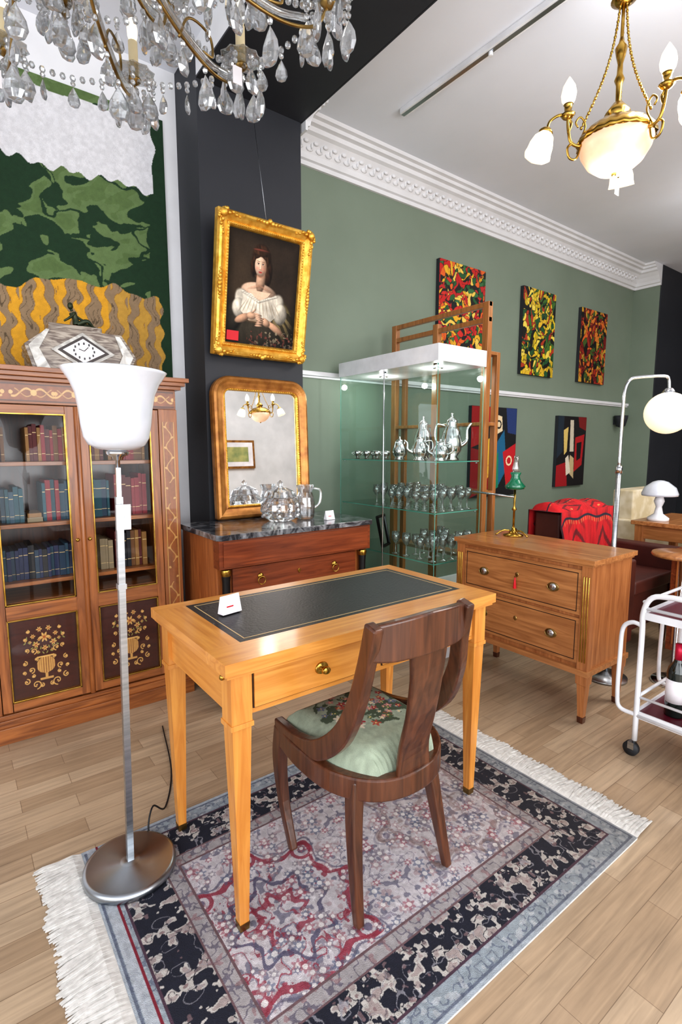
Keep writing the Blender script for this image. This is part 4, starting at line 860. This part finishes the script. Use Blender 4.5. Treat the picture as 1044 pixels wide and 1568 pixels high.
# ================================================================ BRASS CHANDELIERS
def brass_chand(cx,cy,dz,rot,tag):
    b=B(); b.T=Matrix.Translation((0,0,dz)); b.use(M['brass'])
    b.lathe([(0,-.02),(.045,-.02),(.055,0)],(cx,cy,ZC-.001-dz),24)
    b.tube([(cx,cy,3.31-dz),(cx,cy,2.62)],.007,10)
    b.lathe([(.008,0),(.016,.02),(.01,.04),(.012,.12),(.02,.14),(.012,.16),(.01,.2),(.018,.23),(.024,.26),(.012,.28),(.008,.3)],(cx,cy,2.66),20)
    b.lathe([(.02,.66),(.05,.68),(.03,.7),(.02,.71)],(cx,cy,2.42),20)
    b.lathe([(.05,.08),(.09,.07),(.13,.04),(.15,.015),(.152,0),(.146,-.004)],(cx,cy,2.56),40,fl=.03,fn=20)
    b.lathe([(.006,.0),(.03,.02),(.05,.05),(.02,.09)],(cx,cy,2.62),20)
    b.use(M['alab']).lathe([(0,-.125),(.03,-.124),(.07,-.112),(.11,-.08),(.137,-.035),(.146,0),(.14,0)],(cx,cy,2.56),44)
    b.use(M['brass']).lathe([(0,-.14),(.008,-.135),(.012,-.125),(0,-.12)],(cx,cy,2.56),12)
    for ang in (-98.9,21,141):
        t=math.radians(ang+rot); d=Vector((math.cos(t),math.sin(t),0)); c=Vector((cx,cy,0)); Q=lambda r,z:c+d*r+Vector((0,0,z))
        b.use(M['brass'])
        b.tube(cat([Q(.05,2.63),Q(.1,2.60),Q(.145,2.55),Q(.185,2.56),Q(.2,2.61),Q(.205,2.655)],6),.0065,8)
        b.tube(cat([Q(.145,2.56),Q(.16,2.50),Q(.19,2.50),Q(.2,2.54),Q(.18,2.56)],5),.005,6)
        b.tube(cat([Q(.2,2.6),Q(.19,2.64),Q(.23,2.67),Q(.275,2.65),Q(.29,2.615)],6),.006,8)
        b.tube(cat([Q(.16,2.55),Q(.13,2.62),Q(.15,2.66),Q(.17,2.64),Q(.16,2.62)],5),.004,6)
        b.lathe([(.006,0),(.02,.008),(.03,.02),(.014,.03),(.016,.055),(.02,.06),(.0,.06)],Q(.205,2.65),16)
        b.use(M['bulb']).lathe([(.014,0),(.026,.02),(.03,.045),(.024,.075),(.01,.1),(0,.115)],Q(.205,2.705),16,fl=.05,fn=6)
        b.use(M['brass']); ax=(d*.35+Vector((0,0,-1))).normalized()
        b.lathe([(.006,-.005),(.02,.0),(.03,.012),(.026,.02)],Q(.29,2.615),16,ax=ax)
        b.use(M['bulb']).lathe([(.022,0),(.04,.022),(.05,.055),(.052,.08),(.056,.098),(.05,.098),(.03,.09),(0,.085)],Q(.293,2.602),24,ax=ax,fl=.03,fn=8)
        b.use(M['brass']); P=Q(.15,2.61);Pt=Q(.012,3.10) if dz<.2 else Q(.012,2.95); n=34
        for k in range(n):
            q=P.lerp(Pt,(k+.5)/n)+d*(-.03*math.sin(PI*(k+.5)/n)); b.ball(q,(.0045,.0045,.010) if k%2 else (.006,.006,.008),6,5)
    if tag: b.use(M['card']).box(cx+.02,cx+.05,cy-.001,cy+.001,2.36,2.40); b.tube([(cx,cy,2.425),(cx+.035,cy,2.4)],.0008,4)
    b.obj('brass_chandelier')
brass_chand(2.364,1.214,0,0,True); brass_chand(3.6,-1.2,-.45,30,False); brass_chand(5.30,1.66,.10,50,False)
# ================================================================ CRYSTAL CHANDELIER
ccx,ccy=.17,1.06
b=B(); c=Vector((ccx,ccy,0)); random.seed(21)
b.use(M['brass']).tube([(ccx,ccy,3.31),(ccx,ccy,2.2)],.01,10); b.lathe([(0,-.03),(.05,-.03),(.07,0)],(ccx,ccy,ZC-.001),24)
b.use(M['stemglass']).lathe([(.012,0),(.05,.03),(.07,.08),(.03,.13),(.02,.2),(.05,.26),(.03,.32),(.02,.5),(.06,.56),(.02,.62)],(ccx,ccy,2.2),16)
b.use(M['oldbrass']).lathe([(.02,0),(.08,.02),(.09,.04),(.02,.06)],(ccx,ccy,2.26),20)
def drop(p,h,w):
    b.use(M['crystal']); r=random.random()*PI
    b.ball((p[0],p[1],p[2]-.007),.0065,6,4,False)
    b.lathe([(0,-h),(w*.33,-h*.93),(w*.5,-h*.72),(w*.42,-h*.45),(w*.2,-h*.2),(0,0)],(p[0],p[1],p[2]-.015),8,sc=(1,.4),sm=False,rot=r)
def chain(p,q,sag,n,r=.008,hang=False):
    for k in range(n):
        b.use(M['crystal']); t=(k+.5)/n; m=p.lerp(q,t)-Vector((0,0,sag*4*t*(1-t))); b.ball(m,(r,r,r*1.1),6,4,False)
        if hang and k in (n//4,n//2,3*n//4): drop(m-Vector((0,0,.006)),.05,.03)
def arm(th,r,z,hd,big):
    t=math.radians(th-36.87); d=Vector((math.cos(t),math.sin(t),0)); Q=lambda rr,zz:c+d*rr+Vector((0,0,zz))
    b.use(M['oldbrass'])
    b.tube(cat([Q(.07,z+.06),Q(r*.3,z+.04),Q(r*.5,z-.05),Q(r*.75,z-.085),Q(r*.93,z-.065),Q(r,z-.01)],7),.0038,6)
    b.use(M['stemglass']).tube(cat([Q(.09,z+.075),Q(r*.3,z+.055),Q(r*.5,z-.035),Q(r*.75,z-.07),Q(r*.9,z-.055)],7),.007,8)
    b.use(M['oldbrass']).tube(cat([Q(r*.6,z-.08),Q(r*.66,z-.02),Q(r*.78,z-.01),Q(r*.8,z-.05),Q(r*.74,z-.06)],5),.003,6)
    b.use(M['oldbrass']).lathe([(.004,-.015),(.016,-.005),(.018,0),(.01,.004)],Q(r,z),12)
    b.use(M['stemglass']).lathe([(.008,.0),(.03,.003),(.05,.012),(.052,.014),(.03,.007),(.008,.005)],Q(r,z),20,fl=.06,fn=10)
    b.use(M['cream']).lathe([(.012,0),(.012,.085),(0,.085)],Q(r,z+.005),12)
    b.use(M['cbulb']).lathe([(.008,0),(.013,.015),(.014,.03),(.009,.05),(.003,.068),(0,.072)],Q(r,z+.09),10)
    for k in range(7):
        a=k*2*PI/7+th; p=Q(r,z+.008)+Vector((.047*math.cos(a),.047*math.sin(a),0))
        b.use(M['crystal']).ball((p.x,p.y,p.z-.012),.0075,6,4,False)
        l=random.uniform(.0,.03); 
        if l>.014: b.ball((p.x,p.y,p.z-.027),.007,6,4,False)
        drop((p.x,p.y,p.z-.02-(.016 if l>.014 else 0)),hd*random.uniform(.85,1.1),big)
    drop(Q(r*.75,z-.09),hd*1.1,big*1.1); drop(Q(r*.5,z-.055),hd,big); drop(Q(r*.62,z-.08),hd*.8,big*.8)
    b.use(M['crystal']).ball(Q(r,z-.03),.012,8,6,False); drop(Q(r,z-.04),hd,big)
    return Q(r,z)
o1=[arm(5+30*k,.575,2.25,.072,.046) for k in range(12)]
o2=[arm(20+30*k,.46,2.335,.068,.042) for k in range(12)]
o3=[arm(5+30*k,.33,2.44,.058,.036) for k in range(12)]
for k in range(12):
    chain(o1[k],o1[(k+1)%12],.03,13,.0075,True); chain(o1[k],o2[k],.03,11); chain(o2[k],o2[(k+1)%12],.04,11,.008,True); chain(o2[k],Vector((ccx,ccy,2.75)),.1,26,.006); chain(o3[k],Vector((ccx,ccy,2.85)),.06,22,.006)
for k in range(24):
    t=k*2*PI/24; p=Vector((ccx+.3*math.cos(t),ccy+.3*math.sin(t),2.28)); drop(p,.07,.042)
b.use(M['oldbrass']).tube([(ccx+.3*math.cos(t),ccy+.3*math.sin(t),2.282) for t in [i*PI/24 for i in range(48)]],.004,6,closed=True)
for th,r,z in ((95,.6,2.18),(128,.52,2.16),(60,.5,2.18)):
    t=math.radians(th-36.87); p=(ccx+r*math.cos(t),ccy+r*math.sin(t)); b.use(M['card']).box(p[0]-.012,p[0]+.012,p[1]-.0008,p[1]+.0008,z-.03,z+.01)
b.obj('crystal_chandelier')
# ================================================================ LIGHT
w=bpy.data.worlds.new('World'); S.world=w; w.use_nodes=True; bg=w.node_tree.nodes['Background']; bg.inputs[0].default_value=(.88,.93,1,1); bg.inputs[1].default_value=1.4
def area(n,loc,rot,sx,sy,e,col):
    l=bpy.data.lights.new(n,'AREA'); l.shape='RECTANGLE'; l.size=sx; l.size_y=sy; l.energy=e; l.color=col
    o=bpy.data.objects.new(n,l); o.location=loc; o.rotation_euler=rot; S.collection.objects.link(o)
area('daylight_shopfront',(.5,-3.05,1.6),(math.radians(90),0,0),4.8,2.6,140,(.98,.985,1))
area('daylight_side_window',(-1.96,-.4,1.7),(0,math.radians(-90),0),2.4,3.8,54,(.97,.98,1))
area('overhead_fill',(4.6,-.6,ZC-.02),(0,0,0),2.2,2.2,92,(1,.98,.95))  # unseen overhead fill, added to lighten the south end of the room
def pt(n,loc,e,col,r=.05):
    l=bpy.data.lights.new(n,'POINT'); l.energy=e; l.color=col; l.shadow_soft_size=r; o=bpy.data.objects.new(n,l); o.location=loc; S.collection.objects.link(o)
pt('chandelier_glow',(2.364,1.214,2.36),9,(1,.9,.78),.08)
pt('ceiling_fill_near',(2.40,1.02,2.72),17,(.96,.97,1),.14)  # fill light added above the bowl to brighten the ceiling
pt('ceiling_fill_far',(5.30,1.5,2.75),15,(.96,.97,1),.14)  # matching added fill for the ceiling further right
for y in (2.25,2.75): pt('vitrine_spot',(2.425,y,1.72),3,(1,.97,.92),.02)
# ================================================================ CAMERA
cam=bpy.data.cameras.new('camera'); co=bpy.data.objects.new('camera',cam); S.collection.objects.link(co); S.camera=co
cam.sensor_fit='HORIZONTAL'; cam.sensor_width=36; cam.lens=800/1044*36; cam.clip_start=.02
co.location=(0,0,1.28); co.rotation_euler=Vector((.992*.6,.992*.8,-.124)).to_track_quat('-Z','Y').to_euler()
S.view_settings.view_transform='Standard'
for lk in ('Medium High Contrast','None'):
    try: S.view_settings.look=lk; break
    except Exception: pass
try: S.cycles.transparent_max_bounces=24
except Exception: pass
